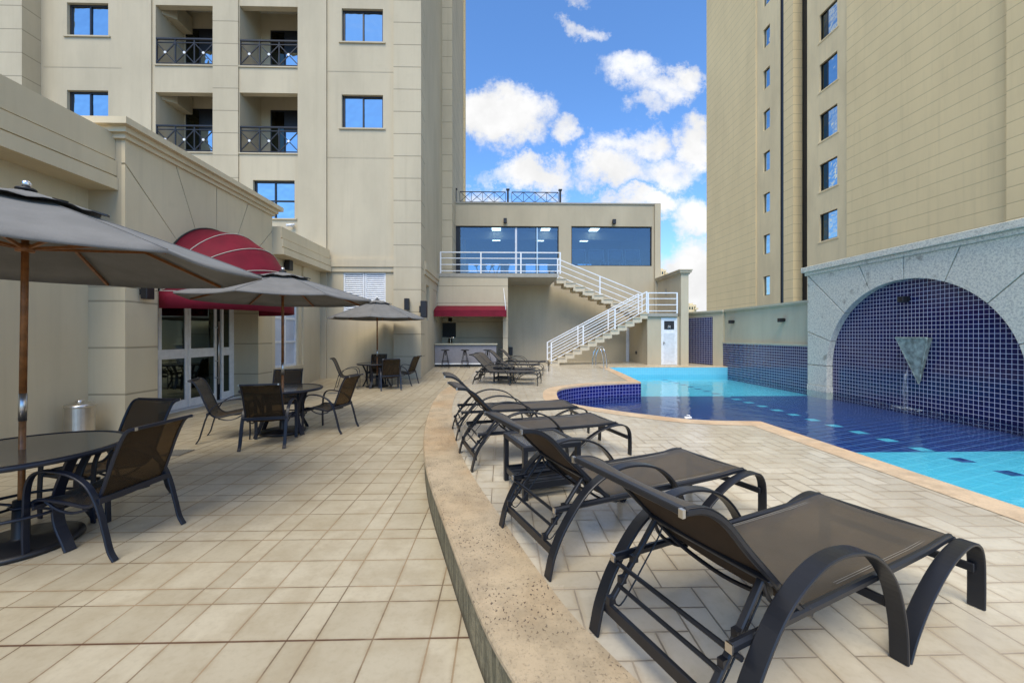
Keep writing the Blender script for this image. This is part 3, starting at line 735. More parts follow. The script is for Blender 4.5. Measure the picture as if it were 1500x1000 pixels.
# white louvred shutters
sh = MB(); x0, x1, z0, z1, _ = shut; xm = (x0+x1)/2
for a, b_ in ((x0, xm-.01), (xm+.01, x1)):
    sh.box(a, a+.05, YT+.02, YT+.07, z0, z1); sh.box(b_-.05, b_, YT+.02, YT+.07, z0, z1); sh.box(a+.05, b_-.05, YT+.02, YT+.07, z1-.05, z1); sh.box(a+.05, b_-.05, YT+.02, YT+.07, z0, z0+.05)
w_ = sh.build('shutter_window', M['white'], ht)
lv = MB(); nl = 18
for k_ in range(nl):
    zz = z0+.06+(z1-z0-.12)*k_/nl
    for a, b_ in ((x0+.05, xm-.06), (xm+.06, x1-.05)): lv.face([(a,YT+.03,zz),(b_,YT+.03,zz),(b_,YT+.065,zz+.055),(a,YT+.065,zz+.055)])
lv.build('louvres', M['white'], w_, norm=False); MB().box(x0,x1,YT+.072,YT+.09,z0,z1).build('backing', M['curtain'], w_)
# cornice band round the foot of the tower
cb = MB()
for z0, z1, o in ((3.86, 4.03, .06), (4.03, 4.28, .10), (4.28, 4.34, .07)):
    cb.box(-6.1, xq0-.003, YT-o, YT-.002, z0, z1)
    cb.box(-2.88, -2.88+o, yx(620.5,-2.88), YS1, z0, z1)
cb.build('cornice', M['stucco'], ht)
# ================================================================ ENTRANCE BUILDING (low, left)
eb = thing('entrance_building', 'low beige hotel wing with a deep cornice and an arched glass entrance', 'building', (-6.9, 8.9, 0))
XLW, XP, XRW = -6.9, -6.3, -6.45; YP0, YP1 = 6.8, 11.05
MB().wall(lambda a, b, t: (XLW-t, a, b), -4, YP0, -.1, 4.97, [(3.0, 4.55, .9, 3.0, .12)]).build('wall', M['stucco_lowl'], eb)
# window in the left wall
o = (3.0, 4.55, .9, 3.0); fr = MB()
for a, b_ in ((o[0], o[0]+.07), (o[1]-.07, o[1]), ((o[0]+o[1])/2-.03, (o[0]+o[1])/2+.03)): fr.box(XLW-.10, XLW-.05, a, b_, o[2], o[3])
fr.box(XLW-.099, XLW-.051, o[0]+.07, o[1]-.07, o[2], o[2]+.07); fr.box(XLW-.099, XLW-.051, o[0]+.07, o[1]-.07, o[3]-.07, o[3])
w_ = fr.build('window', M['white'], eb); MB().box(XLW-.085, XLW-.075, o[0]+.05, o[1]-.05, o[2]+.05, o[3]-.05).build('pane', M['sky_glass'], w_)
MB().box(XLW-.02, XLW+.07, o[0]-.1, o[1]+.1, o[2]-.09, o[2]-.003).build('sill', M['stucco_lowl'], w_)
# cornice over the left wall: steps of increasing projection
m_ = MB()
for z0, z1, o_ in ((4.03,4.235,.49),(4.235,4.265,.44),(4.265,4.51,.47),(4.51,4.54,.42),(4.54,4.97,.44)): m_.box(XLW-.3, XLW+o_, -4, YP0-.003, z0, z1)
m_.build('cornice', M['stucco_lowl'], eb)
# portal: voussoired arch front
cyp, zcp, RP = 8.93, 2.42, 1.5; zt = 4.88
def rimp(a):
    ca, sa = math.cos(a), math.sin(a); ts = []
    if ca > 1e-6: ts.append((YP1-cyp)/ca)
    if ca < -1e-6: ts.append((YP0-cyp)/ca)
    if sa > 1e-6: ts.append((zt-zcp)/sa)
    t = min(ts); return (cyp+ca*t, zcp+sa*t)
c1 = math.degrees(math.atan2(zt-zcp, YP1-cyp)); c0 = 180-math.degrees(math.atan2(zt-zcp, cyp-YP0))
ang2 = [0, 24, 44, 66, 90, 114, 136, 156, 180]; m_ = MB()
for a0, a1 in zip(ang2, ang2[1:]):
    gdeg = math.degrees(.006/RP); lo, hi = R(a0+gdeg), R(a1-gdeg)
    inner = [(cyp+RP*math.cos(lo+(hi-lo)*k_/8), zcp+RP*math.sin(lo+(hi-lo)*k_/8)) for k_ in range(9)]; ou = [rimp(hi)]
    for cor, pt in ((c0, (YP0, zt)), (c1, (YP1, zt))):
        if a0 < cor < a1: ou.append(pt)
    ou.append(rimp(lo)); m_.prism(inner+ou, lambda a, b: (XP, a, b), lambda a, b: (XP-.06, a, b))
m_.build('arch_facing', M['stucco_lowl'], eb)
# backing of the facing (dark joints), arch reveal
bk = [(cyp+RP*1.0*math.cos(R(q)), zcp+RP*math.sin(R(q))) for q in range(0, 181, 9)] + [(YP0, zcp), (YP0, zt), (YP1, zt), (YP1, zcp)]
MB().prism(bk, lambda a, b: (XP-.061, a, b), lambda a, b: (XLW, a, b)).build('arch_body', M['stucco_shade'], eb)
m_ = MB().box(XLW-.2, XP, YP0, cyp-RP, -.05, zcp-.004); m_.build('column', M['stucco_col'], eb)
m_ = MB().box(XLW-.2, XP, cyp+RP, YP1, -.05, zcp-.004); m_.build('column', M['stucco_col'], eb)
MB().box(XLW-.2, XP-.062, YP0+.001, YP0+.05, zcp, zt).build('portal_return', M['stucco_lowl'], eb)
m_ = MB()
for z0, z1, o_ in ((4.88,4.96,.05),(4.96,5.05,.11),(5.05,5.16,.20)): m_.box(XLW-.5, XP+o_, YP0-o_, YP1+o_, z0, z1)
m_.build('portal_cornice', M['stucco_lowl'], eb)
# glazed doors
XD = -6.92
dr_ = MB(); dy0, dy1 = cyp-RP+.0, cyp+RP
def vb(a, b_, z0=0.03, z1=2.5, mb=None): mb.box(XD-.06, XD, a, b_, z0, z1)
fm = MB(); vb(dy0, dy0+.09, mb=fm); vb(dy1-.1, dy1, mb=fm); fm.box(XD-.055, XD+.004, dy0+.09, dy1-.1, 2.42, 2.5)
fm.box(XD-.08, XD+.16, dy0, dy1, -.01, .03); fm.build('door_frame', M['white'], eb)
segs = [(7.53, 8.22), (8.22, 8.92), (8.92, 9.78), (9.93, 10.33)]
for i, (a, b_) in enumerate(((7.53, 8.92), (8.93, 9.80), (9.96, 10.33))):
    lf = MB(); xx = XD+.006+.004*i; s = .075
    lf.box(xx-.045, xx, a, a+s, .04, 2.41); lf.box(xx-.045, xx, b_-s, b_, .04, 2.41)
    for z0, z1 in ((.04,.22),(1.12,1.32),(2.32,2.41)): lf.box(xx-.044, xx-.001, a+s, b_-s, z0, z1)
    if i == 0: lf.box(xx-.046, xx+.001, 8.17, 8.25, .22, 1.12); lf.box(xx-.046, xx+.001, 8.17, 8.25, 1.32, 2.32)
    l = lf.build('door', M['white'], eb, bevel=.004)
    MB().box(xx-.028, xx-.02, a+.05, b_-.05, .2, 2.34).build('pane', M['door_glass'], l)
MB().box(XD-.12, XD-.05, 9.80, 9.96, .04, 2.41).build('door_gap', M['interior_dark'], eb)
hd = MB(); hy = 9.74
hd.tube([(XD+.10,hy,.45),(XD+.10,hy,1.95)], .016, 8)
for z_ in (.6,1.0,1.8): hd.tube([(XD,hy,z_),(XD+.10,hy,z_)], .012, 6)
hd.build('door_handle', M['steel'], eb)
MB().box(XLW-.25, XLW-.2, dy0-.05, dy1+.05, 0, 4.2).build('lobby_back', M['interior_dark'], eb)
# stone step
MB().box(XD+.17, XP+.10, dy0+.004, dy1-.004, -.02, .022).build('threshold', M['tread'], eb)
# wall right of the portal
YE = YT-.005
wn = (yx(402.5, XRW)+.02, yx(437, XRW), .68, 2.72)
MB().wall(lambda a, b, t: (XRW-t, a, b), YP1, YE, -.05, 4.5, [(wn[0], wn[1], wn[2], wn[3], .14)]).build('wall', M['stucco_lowl'], eb)
fr = MB(); a, b_, z0, z1 = wn
ym = (a+b_)/2
for p_, q_ in ((a, a+.06), (b_-.06, b_), (ym-.035, ym+.035)): fr.box(XRW-.12, XRW-.06, p_, q_, z0, z1)
for p_, q_ in ((z0, z0+.07), (z0+.72, z0+.78), (z0+1.42, z0+1.49), (z1-.07, z1)): fr.box(XRW-.118, XRW-.062, a+.06, ym-.035, p_, q_); fr.box(XRW-.118, XRW-.062, ym+.035, b_-.06, p_, q_)
w_ = fr.build('window', M['white'], eb)
cu = MB()
pts = [(XRW-.16 + .02*math.sin(k_*1.7), a + (b_-a)*k_/40) for k_ in range(41)]
for p_, q_ in zip(pts, pts[1:]): cu.face([(p_[0],p_[1],z0),(q_[0],q_[1],z0),(q_[0],q_[1],z1),(p_[0],p_[1],z1)])
MB().box(XRW-.1, XRW-.095, a+.05, b_-.05, z0+.05, z1-.05).build('pane', M['frosted'], w_)
MB().box(XRW-.05, XRW+.06, a-.1, b_+.35, z0-.09, z0-.003).build('sill', M['stucco_lowl'], w_)
MB().box(XRW, XRW+.055, b_+.22, YE, -.04, 3.85).build('pilaster', M['stucco_lowl'], eb)
m_ = MB()
for z0, z1, o_ in ((3.84,4.02,.46),(4.02,4.05,.41),(4.05,4.27,.44),(4.27,4.30,.38),(4.30,4.60,.40)): m_.box(XRW-.35, XRW+o_, YP1+.002, YT-.11, z0, z1)
m_.build('cornice', M['stucco_lowl'], eb)
MB().box(-16, XLW-.51, YP0+.3, YT-.02, 4.4, 4.52).build('roof', M['concrete'], eb)
MB().box(-16, XLW-.29, -4, YP0+.3, 4.6, 4.7).build('roof', M['concrete'], eb)
# ---------------------------------------------------------------- dome awning over the entrance
aw = thing('dome_awning', 'crimson half-dome awning with white piping over the arched entrance', 'awning', (XP, cyp, 2.4))
RA = 1.49; rings = []
NA, NB = 16, 28; pipe = []
for i in range(NA+1):
    th = (PI/2)*(1 - i/NA)   # pi/2 = flat on the wall, 0 = horizontal
    sag = 0.035*abs(math.sin(i/NA*4*PI))
    ring_ = []
    for k_ in range(NB+1):
        ph = PI*k_/NB; r_ = RA - sag*math.sin(ph)
        c_, s_ = -math.cos(ph)*r_, math.sin(ph)*r_
        ring_.append(Vector((XP+.01+s_*math.cos(th)*1.0, cyp+c_, 2.42+s_*math.sin(th))))
    rings.append(ring_)
m_ = MB().loft(rings, closed=False, caps=False); m_.build('dome', M['awning'], aw, solid=.006)
val = [[Vector((q.x, q.y, q.z)) for q in rings[-1]]]
for d_ in (.13, .31): val.append([Vector((q.x+.012*math.sin(k_*2.1)*(d_>.2), q.y, q.z-d_)) for k_, q in enumerate(rings[-1])])
MB().loft(val, closed=False, caps=False).build('valance', M['awning'], aw, solid=.006)
for i in (0, 4, 8, 12, 16):
    MB().tube([q + Vector((0.006 if i else .012, 0, .008)) for q in rings[i]], .008 if i else .014, 6).build('piping', M['soffit'] if i else M['black'], aw)
# ================================================================ GYM BUILDING at the back, terrace, stairs
YG = 20.5
gb = thing('gym_building', 'beige flat-roofed block with two wide gym windows above the bar', 'building', (2.5, YG, 0))
g0, g1 = xy(663, YG), xy(966, YG); zr = zy(800, 299, YG)
w1 = (xy(665,YG), xy(818.5,YG), 4.38, zy(740,331,YG)); w2 = (xy(837,YG), xy(955,YG), zy(900,389.5,YG), zy(900,331.5,YG))
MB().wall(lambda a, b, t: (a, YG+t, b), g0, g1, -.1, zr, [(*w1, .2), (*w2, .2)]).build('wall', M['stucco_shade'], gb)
MB().box(g1-.28, g1+.02, YG-.12, YG-.002, -.1, zr+.02).build('end_pilaster', M['stucco'], gb)
MB().box(g0, g1+.04, YG-.05, YG+.3, zr, zr+.07).build('roof_edge', M['concrete'], gb)
m_ = MB(); bx_ = (g0, g1, YG+.21, 30.0, 4.3, zr)
m_.box(g0-.02, g0, YG+.2, 30, 0, zr); m_.box(g1-.02, g1, YG, 30, 0, zr); m_.box(g0, g1, YG+.2, 30, zr-.5, zr-.01)
m_.build('shell', M['interior'], gb); MB().box(g0, g1, YG+.1, 30, 4.2, 4.37).build('gym_floor', M['interior'], gb)
MB().wall(lambda a, b, t: (a, 29.9-t, b), g0, g1, 4.3, zr-.4, [(xy(p_,29.9), xy(q_,29.9), 6.35, 7.02, .05) for p_, q_ in ((684,704),(711,733),(745,757),(770,786),(790,802),(846,866))]).build('rear_wall', M['interior'], gb)
MB().box(g0+.1, g1-.1, YG+3.4, YG+3.6, zr-1.0, zr-.51).build('ceiling_beam', M['soffit'], gb)
MB().box(w1[1]+.1, w2[0]-.1, YG+.3, YG+.5, 4.37, zr-.51).build('interior_pier', M['interior'], gb)
for (px, py) in ((727,335.6),(727,351),(799,336),(791,351.6),(870,336.6),(856,352)):
    zc_ = zr-.52; d = ray(px, py); t = (zc_-EYE)/d.z; x_, y_ = d.x*t, d.y*t
    MB().box(x_-.26, x_+.26, y_-.3, y_+.3, zc_-.02, zc_+.005).build('ceiling_light', M['lamp'], gb)
def bigwin(o, mulls, nm):
    fr = MB(); fr.box(o[0], o[1], YG+.1, YG+.14, o[3]-.06, o[3]); fr.box(o[0], o[0]+.05, YG+.1, YG+.14, o[2], o[3]-.06); fr.box(o[1]-.05, o[1], YG+.1, YG+.14, o[2], o[3]-.06); fr.box(o[0]+.05, o[1]-.05, YG+.1, YG+.14, o[2], o[2]+.05)
    w = fr.build('window', M['steel'] if nm else M['navyglass'], gb)
    for a, wd, mt in mulls: MB().box(a-wd/2, a+wd/2, YG+.095, YG+.15, o[2]+.05, o[3]-.06).build('mullion', M[mt], w)
    MB().box(o[0]+.04, o[1]-.04, YG+.12, YG+.128, o[2]+.04, o[3]-.05).build('pane', M['clear_glass'], w)
bigwin(w1, [(xy(787,YG),.07,'steel'),(xy(785.6,YG),.04,'black'),(xy(756,YG),.10,'curtain'),(xy(668,YG)+.05,.25,'navyglass')], 0)
bigwin(w2, [], 0)
def wall_cube(px, py, Y, label, s=.16, name='wall_lamp', cat='wall lamp', h=None):
    x_, z_ = aty(px, py, Y).x, aty(px, py, Y).z; h = h or s*1.4
    t_ = thing(name, label, cat, (x_, Y, z_)); MB().box(x_-s/4, x_+s/4, Y-.05, Y, z_-h/4, z_+h/4).build('bracket', M['black'], t_)
    MB().box(x_-s/2, x_+s/2, Y-.22, Y-.05, z_-h/2, z_+h/2).build('housing', M['black'], t_, bevel=.01)
wall_cube(740, 324.5, YG, 'small black wall lamp above the glazed terrace doors', .17)
wall_cube(898.5, 326, YG, 'small black wall lamp above the right-hand gym window', .17)
wall_cube(748, 514, YG, 'black floor-level box lamp on the wall right of the bar', .2, h=.42)
# gym furniture: pale tubular chairs behind the window
gc = thing('gym_chair', 'pale tubular chair behind the right-hand gym window', 'chair', (0,0,0), world=False, group='pale chairs behind the gym window')
fr = MB(); fr.tube(catmull([(-.35,-.2,0),(-.38,-.2,.9),(-.32,-.2,.98),(.32,-.2,.98),(.38,-.2,.9),(.45,-.2,0)],3), .022, 6); fr.tube([(-.38,-.2,.42),(-.38,.3,.42),(.38,.3,.42),(.38,-.2,.42)], .02, 6); fr.tube([(-.38,.3,0),(-.38,.3,.42)], .02, 6); fr.tube([(.38,.3,0),(.38,.3,.42)], .02, 6); fr.build('frame', M['white'], gc)
MB().box(-.34,.34,-.21,-.19,.5,.92).build('backrest', M['interior'], gc); MB().box(-.36,.36,-.18,.28,.43,.46).build('seat', M['interior'], gc)
for i, px in enumerate((846, 872, 900, 925)):
    o = gc if i == 0 else copy_tree(gc); q = aty(px, 390, YG+.7); o.location = (q.x, YG+.75, 5.19); 
    o['label'] = ['pale tubular chair in the gym window, leftmost of four', 'pale tubular chair in the gym window, second from the left', 'pale tubular chair in the gym window, third from the left', 'pale tubular chair in the gym window, rightmost of four'][i]
MB().box(w2[0]-.3, g1-.1, YG+.22, YG+2.2, 5.0, 5.185).build('raised_floor', M['interior'], gb)
# exercise machines inside, behind the terrace doors
for i, px in enumerate((703, 716, 727, 741)):
    q = aty(px, 392, YG+.9); t_ = thing('exercise_bike', ['white-handled exercise bike, leftmost behind the terrace doors','exercise bike second from left behind the terrace doors','exercise bike third from left behind the terrace doors','exercise bike rightmost behind the terrace doors'][i], 'exercise bike', (q.x, YG+.9, 4.37), world=False, group='exercise bikes in the gym')
    MB().box(-.25,.25,-.06,.06,0,.08).tube([(-.22,0,.05),(0,0,.55),(.2,0,1.1)], .04, 6).tube([(0,0,.4),(-.2,0,.95)], .035, 6).build('frame', M['white'], t_)
    MB().lathe([(.001,0),(.1,.02),(.12,.07),(.001,.1)], (-.2,0,.95), 10).build('saddle', M['black'], t_); MB().tube([(.2,-.2,1.12),(.16,0,1.15),(.2,.2,1.12)], .02, 6).build('handlebar', M['white'], t_)
    fw = MB(); fw.lathe([(.001,-.03),(.22,-.03),(.22,.03),(.001,.03)], (0,0,0), 16); fw.v = [Vector((v.x+.12, v.z, v.y+.3)) for v in fw.v]; fw.build('flywheel', M['black'], t_)
# roof railing
rr = thing('roof_railing', 'black wrought metal railing with crossed panels on the gym roof edge', 'railing', (0, YG+.1, zr))
r0, r1, rm = xy(667,YG), xy(821,YG), xy(744,YG); zb_, zt_ = zr+.08, zy(744,280.5,YG)
ps = MB()
for a in (r0, rm, r1): ps.box(a-.05, a+.05, YG+.05, YG+.15, zr+.06, zt_+.12); ps.box(a-.09, a+.09, YG+.02, YG+.18, zt_+.1, zt_+.16)
ps.split('post', M['black'], rr)
for a, b_ in ((r0+.22, rm-.12), (rm+.2, r1-.1)):
    pn = MB(); yy = YG+.1
    pn.bar((a,yy,zb_+.03),(b_,yy,zb_+.03),.03,.04); pn.bar((a,yy,zt_),(b_,yy,zt_),.03,.04)
    nn_ = 4; w = (b_-a)/nn_
    for k_ in range(nn_+1): pn.bar((a+w*k_,yy,zb_),(a+w*k_,yy,zt_),.025,.025)
    for k_ in range(nn_): pn.bar((a+w*k_,yy-.01,zb_+.03),(a+w*(k_+1),yy-.01,zt_),.02,.03,(0,1,0)); pn.bar((a+w*k_,yy+.01,zt_),(a+w*(k_+1),yy+.01,zb_+.03),.02,.03,(0,1,0))
    pn.build('crossed_panel', M['black'], rr)
# terrace + bar block
YB = 17.6
tb = thing('bar_terrace', 'beige block holding the pool bar with an open terrace on top', 'terrace', (-1.3, YB, 0))
zt_ = 4.36; xb0, xb1 = -2.87, xy(744, YB)
zop = zy(700, 463, YB)      # top of the bar opening
fb = lambda a, b, t: (a, YB+t, b)
MB().box(xb0, xb1, YB, YB+.25, zop-.0, zt_-.03).build('front_wall', M['stucco_bar'], tb)
MB().box(xb0+.28, xb1, YB+1.5, YB+1.6, DZ, zop).build('bar_rear_wall', M['stucco_bar'], tb)
MB().box(xb1-.2, xb1-.003, YB+.25, YG-.003, DZ, zt_-.04).build('side_wall', M['stucco_bar'], tb)
MB().box(xb1-.22, xb1, YB+.002, YB+.25, DZ-.01, zop-.002).build('corner_pier', M['stucco_bar'], tb)
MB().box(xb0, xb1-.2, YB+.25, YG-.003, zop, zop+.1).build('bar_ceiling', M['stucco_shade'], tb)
MB().box(xb0, xy(817,YB), YB-.03, YG-.002, zt_-.16, zt_).build('terrace_slab', M['concrete'], tb)
x0, x1 = xy(648, YB+1.5), xy(668, YB+1.5); z0, z1 = zy(650, 494, YB+1.5), zy(650, 472.5, YB+1.5)
hf = MB()
for a, b_, c, d in ((x0-.05,x0,z0-.05,z1+.05),(x1,x1+.05,z0-.05,z1+.05),(x0,x1,z0-.05,z0),(x0,x1,z1,z1+.05)): hf.box(a, b_, YB+1.47, YB+1.499, c, d)
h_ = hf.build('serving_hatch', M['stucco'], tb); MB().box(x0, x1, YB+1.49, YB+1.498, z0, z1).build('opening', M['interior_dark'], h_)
# bar counter
YK = 16.9
bc_ = thing('bar_counter', 'grey panelled pool bar counter with a pale stone top', 'bar counter', (-1.6, YK, DZ))
x0, x1 = -2.86, xy(727, YK); zc_ = zy(680, 503, YK)
MB().box(x0, x1, YK, YK+.12, DZ+.10, zc_-.06).build('front_panel', M['grey_panel'], bc_, bevel=.006)
MB().box(x0, x1-.02, YK+.05, YK+.11, DZ+.006, DZ+.10).build('plinth', M['black'], bc_); MB().box(x0, x1, YK-.012, YK-.002, DZ+.10, DZ+.15).build('foot_trim', M['white'], bc_)
MB().box(x0, x1+.05, YK-.08, YK+.55, zc_-.06, zc_).build('worktop', M['worktop'], bc_, bevel=.01)
fa = thing('tap', 'small curved chrome tap on the bar counter', 'tap', (xy(660,YK+.3), YK+.3, zc_)); q = fa.location
MB().tube(catmull([q, q+Vector((0,0,.2)), q+Vector((.05,-.02,.27)), q+Vector((.16,-.04,.24))],4), .013, 6).build('spout', M['chrome'], fa)
# bar awning
ba = thing('bar_awning', 'long flat crimson awning over the pool bar', 'awning', (-1.3, YB, 2.5))
x0, x1 = xy(631, YB-.75), xy(742, YB-.75); za, zb_ = zy(690, 453.5, YB-.8), zy(690, 463.5, YB-.8)
prof = [(YB-.003, za+.22), (YB-.4, za+.12), (YB-.78, za), (YB-.82, za-.02), (YB-.82, zb_)]
x0 = -2.875
MB().loft([[(x, a, b) for a, b in prof] for x in [x0+(x1-x0)*k_/12 for k_ in range(13)]], closed=False, caps=False, sm=False).build('canopy', M['awning'], ba, solid=.008)
MB().tube([(x1-.03, YB-.78, za-.01), (x1-.12, YB-.01, za+1.0)], .018, 6).build('tie_rod', M['white'], ba)
MB().prism([(a, b) for a, b in prof] + [(YB-.003, zb_)], lambda a, b: (x1, a, b), lambda a, b: (x1-.01, a, b)).build('end_cheek', M['awning'], ba)
# bar stools
st = thing('bar_stool', 'x', 'bar stool', (0,0,0), world=False, group='round black stools at the pool bar')
MB().lathe([(.001,.70),(.16,.70),(.175,.715),(.17,.735),(.001,.75)], n=20).build('seat', M['black'], st)
for k_ in range(4):
    a = PI/4+k_*PI/2; MB().tube([(.05*math.cos(a),.05*math.sin(a),.70),(.22*math.cos(a),.22*math.sin(a),0)], .011, 6).build('leg', M['black'], st)
MB().tube([(.15*math.cos(2*PI*k_/16),.15*math.sin(2*PI*k_/16),.27) for k_ in range(17)], .008, 6).build('foot_ring', M['black'], st)
MB().tube([(0,0,.5),(0,0,.7)], .02, 8).build('screw', M['black'], st)
for i, (px, lb) in enumerate(((652.3,'round black bar stool nearest the wall at the left end of the bar'),(681,'round black bar stool in the middle of the bar, half behind a lounger back'),(714,'round black bar stool at the right end of the bar behind the loungers'))):
    o = st if i == 0 else copy_tree(st); q = aty(px, 500, YK-.5); o.location = (q.x, YK-.5, DZ+.002); o.rotation_euler.z = .3*i; o['label'] = lb
# terrace railing + stair
def rail_panel(mb, a, b_, z_lo=.09, z_hi=.92, rows=3, r=.022):
    """sloping or level rails between two post feet a,b_"""
    a, b_ = Vector(a), Vector(b_)
    mb.bar(a+Vector((0,0,z_hi)), b_+Vector((0,0,z_hi)), .055, .045)
    for k_ in range(rows): h = z_lo + (z_hi-z_lo)*(k_+.0)/rows + .02; mb.bar(a+Vector((0,0,h)), b_+Vector((0,0,h)), .03, .035)
def post(mb, a, z_hi=.92): mb.box(a[0]-.03, a[0]+.03, a[1]-.03, a[1]+.03, a[2], a[2]+z_hi+.02)
tr_ = thing('terrace_railing', 'white horizontal bar railing along the front of the upper terrace', 'railing', (0, YB, zt_))
yr = YB+.03
pxs = [645.5, 704.5, 763, 820.5]; pts = [(xy(p_, yr), yr, zt_+.002) for p_ in pxs]
for q in pts: mb_ = MB(); post(mb_, q, .93); mb_.build('post', M['white'], tr_)
mb_ = MB(); 
for a, b_ in zip(pts, pts[1:]): rail_panel(mb_, a, b_, z_hi=.93)
mb_.build('rails', M['white'], tr_)
stc = thing('staircase', 'cream stone staircase in two flights climbing from the pool deck to the terrace', 'staircase', (3, 18, DZ))
ZL = 2.62  # landing
YF0, YF1 = 17.75, 18.75   # lower flight (front)
YU0, YU1 = 18.95, 19.95   # upper flight (behind)
xs0, xs1 = xy(806, YF0), xy(949, YF0)
n1 = 13
def flight(x0, z0, x1, z1, n, y0, y1, nm):
    dx, dz = (x1-x0)/n, (z1-z0)/n; ab = MB(); poly = []
    top = []; bot = []
    for i in range(n): top += [(x0+dx*i, z0+dz*(i+1)-.045), (x0+dx*(i+1), z0+dz*(i+1)-.045)]
    for i in range(n): bot += [(x0+dx*(i+.0)+ (.0), z0+dz*i-.15), (x0+dx*(i+1), z0+dz*i-.15)]
    # two saw-tooth stringers and risers
    k_ = abs(dx)*.0
    for ya, yb_ in ((y0+.02, y1-.02),):
        for i in range(n):
            xa, xb_ = x0+dx*i, x0+dx*(i+1); zz = z0+dz*(i+1)-.045
            lo = max(zz-.20, DZ)
            ab.box(xa, xb_, ya, yb_, lo, zz); 
            if i: ab.box(xa-dx*.0, xa+dx*.22, ya, yb_, max(DZ, lo-.16), lo)
    ab.build(nm, M['tread'], stc, merge=False)
    for i in range(n):
        xa, xb_ = x0+dx*i, x0+dx*(i+1); zz = z0+dz*(i+1)
        MB().box(xa-math.copysign(.035,dx), xb_, y0-.02, y1+.02, zz-.044, zz).build('tread', M['tread'], stc, bevel=.006)
flight(xs0, DZ, xs1, ZL, n1, YF0, YF1, 'lower_flight')
xu0 = xy(939, YU0); xu1 = xy(817, YU0)-.05
flight(xu0, ZL, xu1, zt_, 9, YU0, YU1, 'upper_flight')
xl1 = xy(993, YF0)
MB().box(xs1, xl1, YF0, YG-.13, ZL-.14, ZL).build('landing', M['concrete'], stc); MB().box(xu0-.02, xs1, YU0, YG-.13, ZL-.14, ZL-.002).build('landing', M['concrete'], stc)
def sl_rail(nm, A, B, npost, label):
    t_ = thing('stair_railing', label, 'railing', A); mb_ = MB(); A, B = Vector(A), Vector(B)
    for k_ in range(npost): q = A.lerp(B, k_/(npost-1)); pm = MB(); post(pm, q); pm.build('post', M['white'], t_)
    rail_panel(mb_, A, B); mb_.build('rails', M['white'], t_); return t_
sr = sl_rail('a', (xs0+.05, YF0+.03, DZ+.08), (xs1-.05, YF0+.03, ZL+.05), 4, 'white sloping railing on the pool side of the lower stair flight')
sl_rail('b', (xs0-.02, YF1-.03, DZ+.08), (xs1-.1, YF1-.03, ZL+.05), 4, 'white sloping railing on the wall side of the lower stair flight')
sl_rail('c', (xu0+.05, YU0+.03, ZL+.1), (xu1+.05, YU0+.03, zt_), 3, 'white sloping railing on the upper stair flight')
lr = thing('landing_railing', 'white level railing round the stair landing above the changing room door', 'railing', (xs1, YF0, ZL))
pts = [(xs1+.02, YF0+.03, ZL), (xl1-.03, YF0+.03, ZL)]
for q in pts: mb_ = MB(); post(mb_, q); mb_.build('post', M['white'], lr)
mb_ = MB(); rail_panel(mb_, *pts); mb_.build('rails', M['white'], lr)
# changing room under the landing
cr = thing('changing_room', 'small beige room with a white louvred door under the stair landing', 'room', (xs1, YF0, DZ))
YC = YF0+.1; d0_, d1_ = xy(968.5, YC), xy(992, YC); zd = zy(980, 465.5, YC)
MB().wall(lambda a, b, t: (a, YC+t, b), xs1, xl1+.1, DZ, ZL-.141, [(d0_, d1_, DZ, zd, .1)]).build('wall', M['stucco'], cr)
MB().box(xs1, xs1+.01, YC, YG-.13, DZ, ZL-.141).build('side_wall', M['stucco'], cr)
fr = MB(); fr.box(d0_, d0_+.06, YC-.01, YC+.05, DZ+.005, zd); fr.box(d1_-.06, d1_, YC-.01, YC+.05, DZ+.005, zd); fr.box(d0_+.06, d1_-.06, YC-.01, YC+.05, zd-.06, zd)
d_ = MB().box(d0_+.06, d1_-.06, YC+.01, YC+.04, DZ+.01, zd-.06).build('door', M['white'], cr)
fr.build('frame', M['white'], d_); lv = MB()
for k_ in range(26): zz = DZ+.12+k_*.052; lv.box(d0_+.12, d1_-.12, YC-.004, YC+.012, zz, zz+.03)
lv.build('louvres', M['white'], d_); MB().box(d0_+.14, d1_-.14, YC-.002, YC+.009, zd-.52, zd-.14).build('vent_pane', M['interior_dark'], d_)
sg = MB(); cx, cz = (d0_+d1_)/2, zd-.40
sg.tube([(cx-.05+.0, YC-.008, cz-.08),(cx-.05, YC-.008, cz+.02),(cx-.03,YC-.008,cz+.06)], .008, 5); sg.tube([(cx+.05, YC-.008, cz-.08),(cx+.05, YC-.008, cz+.02),(cx+.03,YC-.008,cz+.06)], .008, 5); sg.tube([(cx,YC-.008,cz-.05),(cx,YC-.008,cz+.03)], .012, 5)
sg.build('pictogram', M['white'], d_); MB().box(d0_+.1, d0_+.17, YC-.03, YC+.01, DZ+.98, DZ+1.01).box(d0_+.1, d0_+.13, YC-.015, YC+.01, DZ+.9, DZ+1.06).build('handle', M['steel'], d_)
# narrow white door under the stair
nd = thing('service_door', 'narrow white door in the back wall under the staircase', 'door', (xy(919,YG), YG, DZ)); a, b_ = xy(917, YG), xy(924.5, YG)
MB().box(a, b_, YG-.04, YG-.003, DZ+.005, zy(920,480,YG)).build('leaf', M['white'], nd); MB().box(b_-.06, b_-.03, YG-.08, YG-.041, DZ+1, DZ+1.05).build('handle', M['steel'], nd)
so = thing('wall_socket', 'small black socket on the wall beside the changing room', 'socket', (xs1, 19.3, 1.0)); MB().box(xs1-.03, xs1-.002, 19.2, 19.35, .72, .86).build('plate', M['black'], so); MB().box(xs1-.04, xs1-.03, 19.24, 19.31, .76, .82).build('cover', M['navyglass'], so)
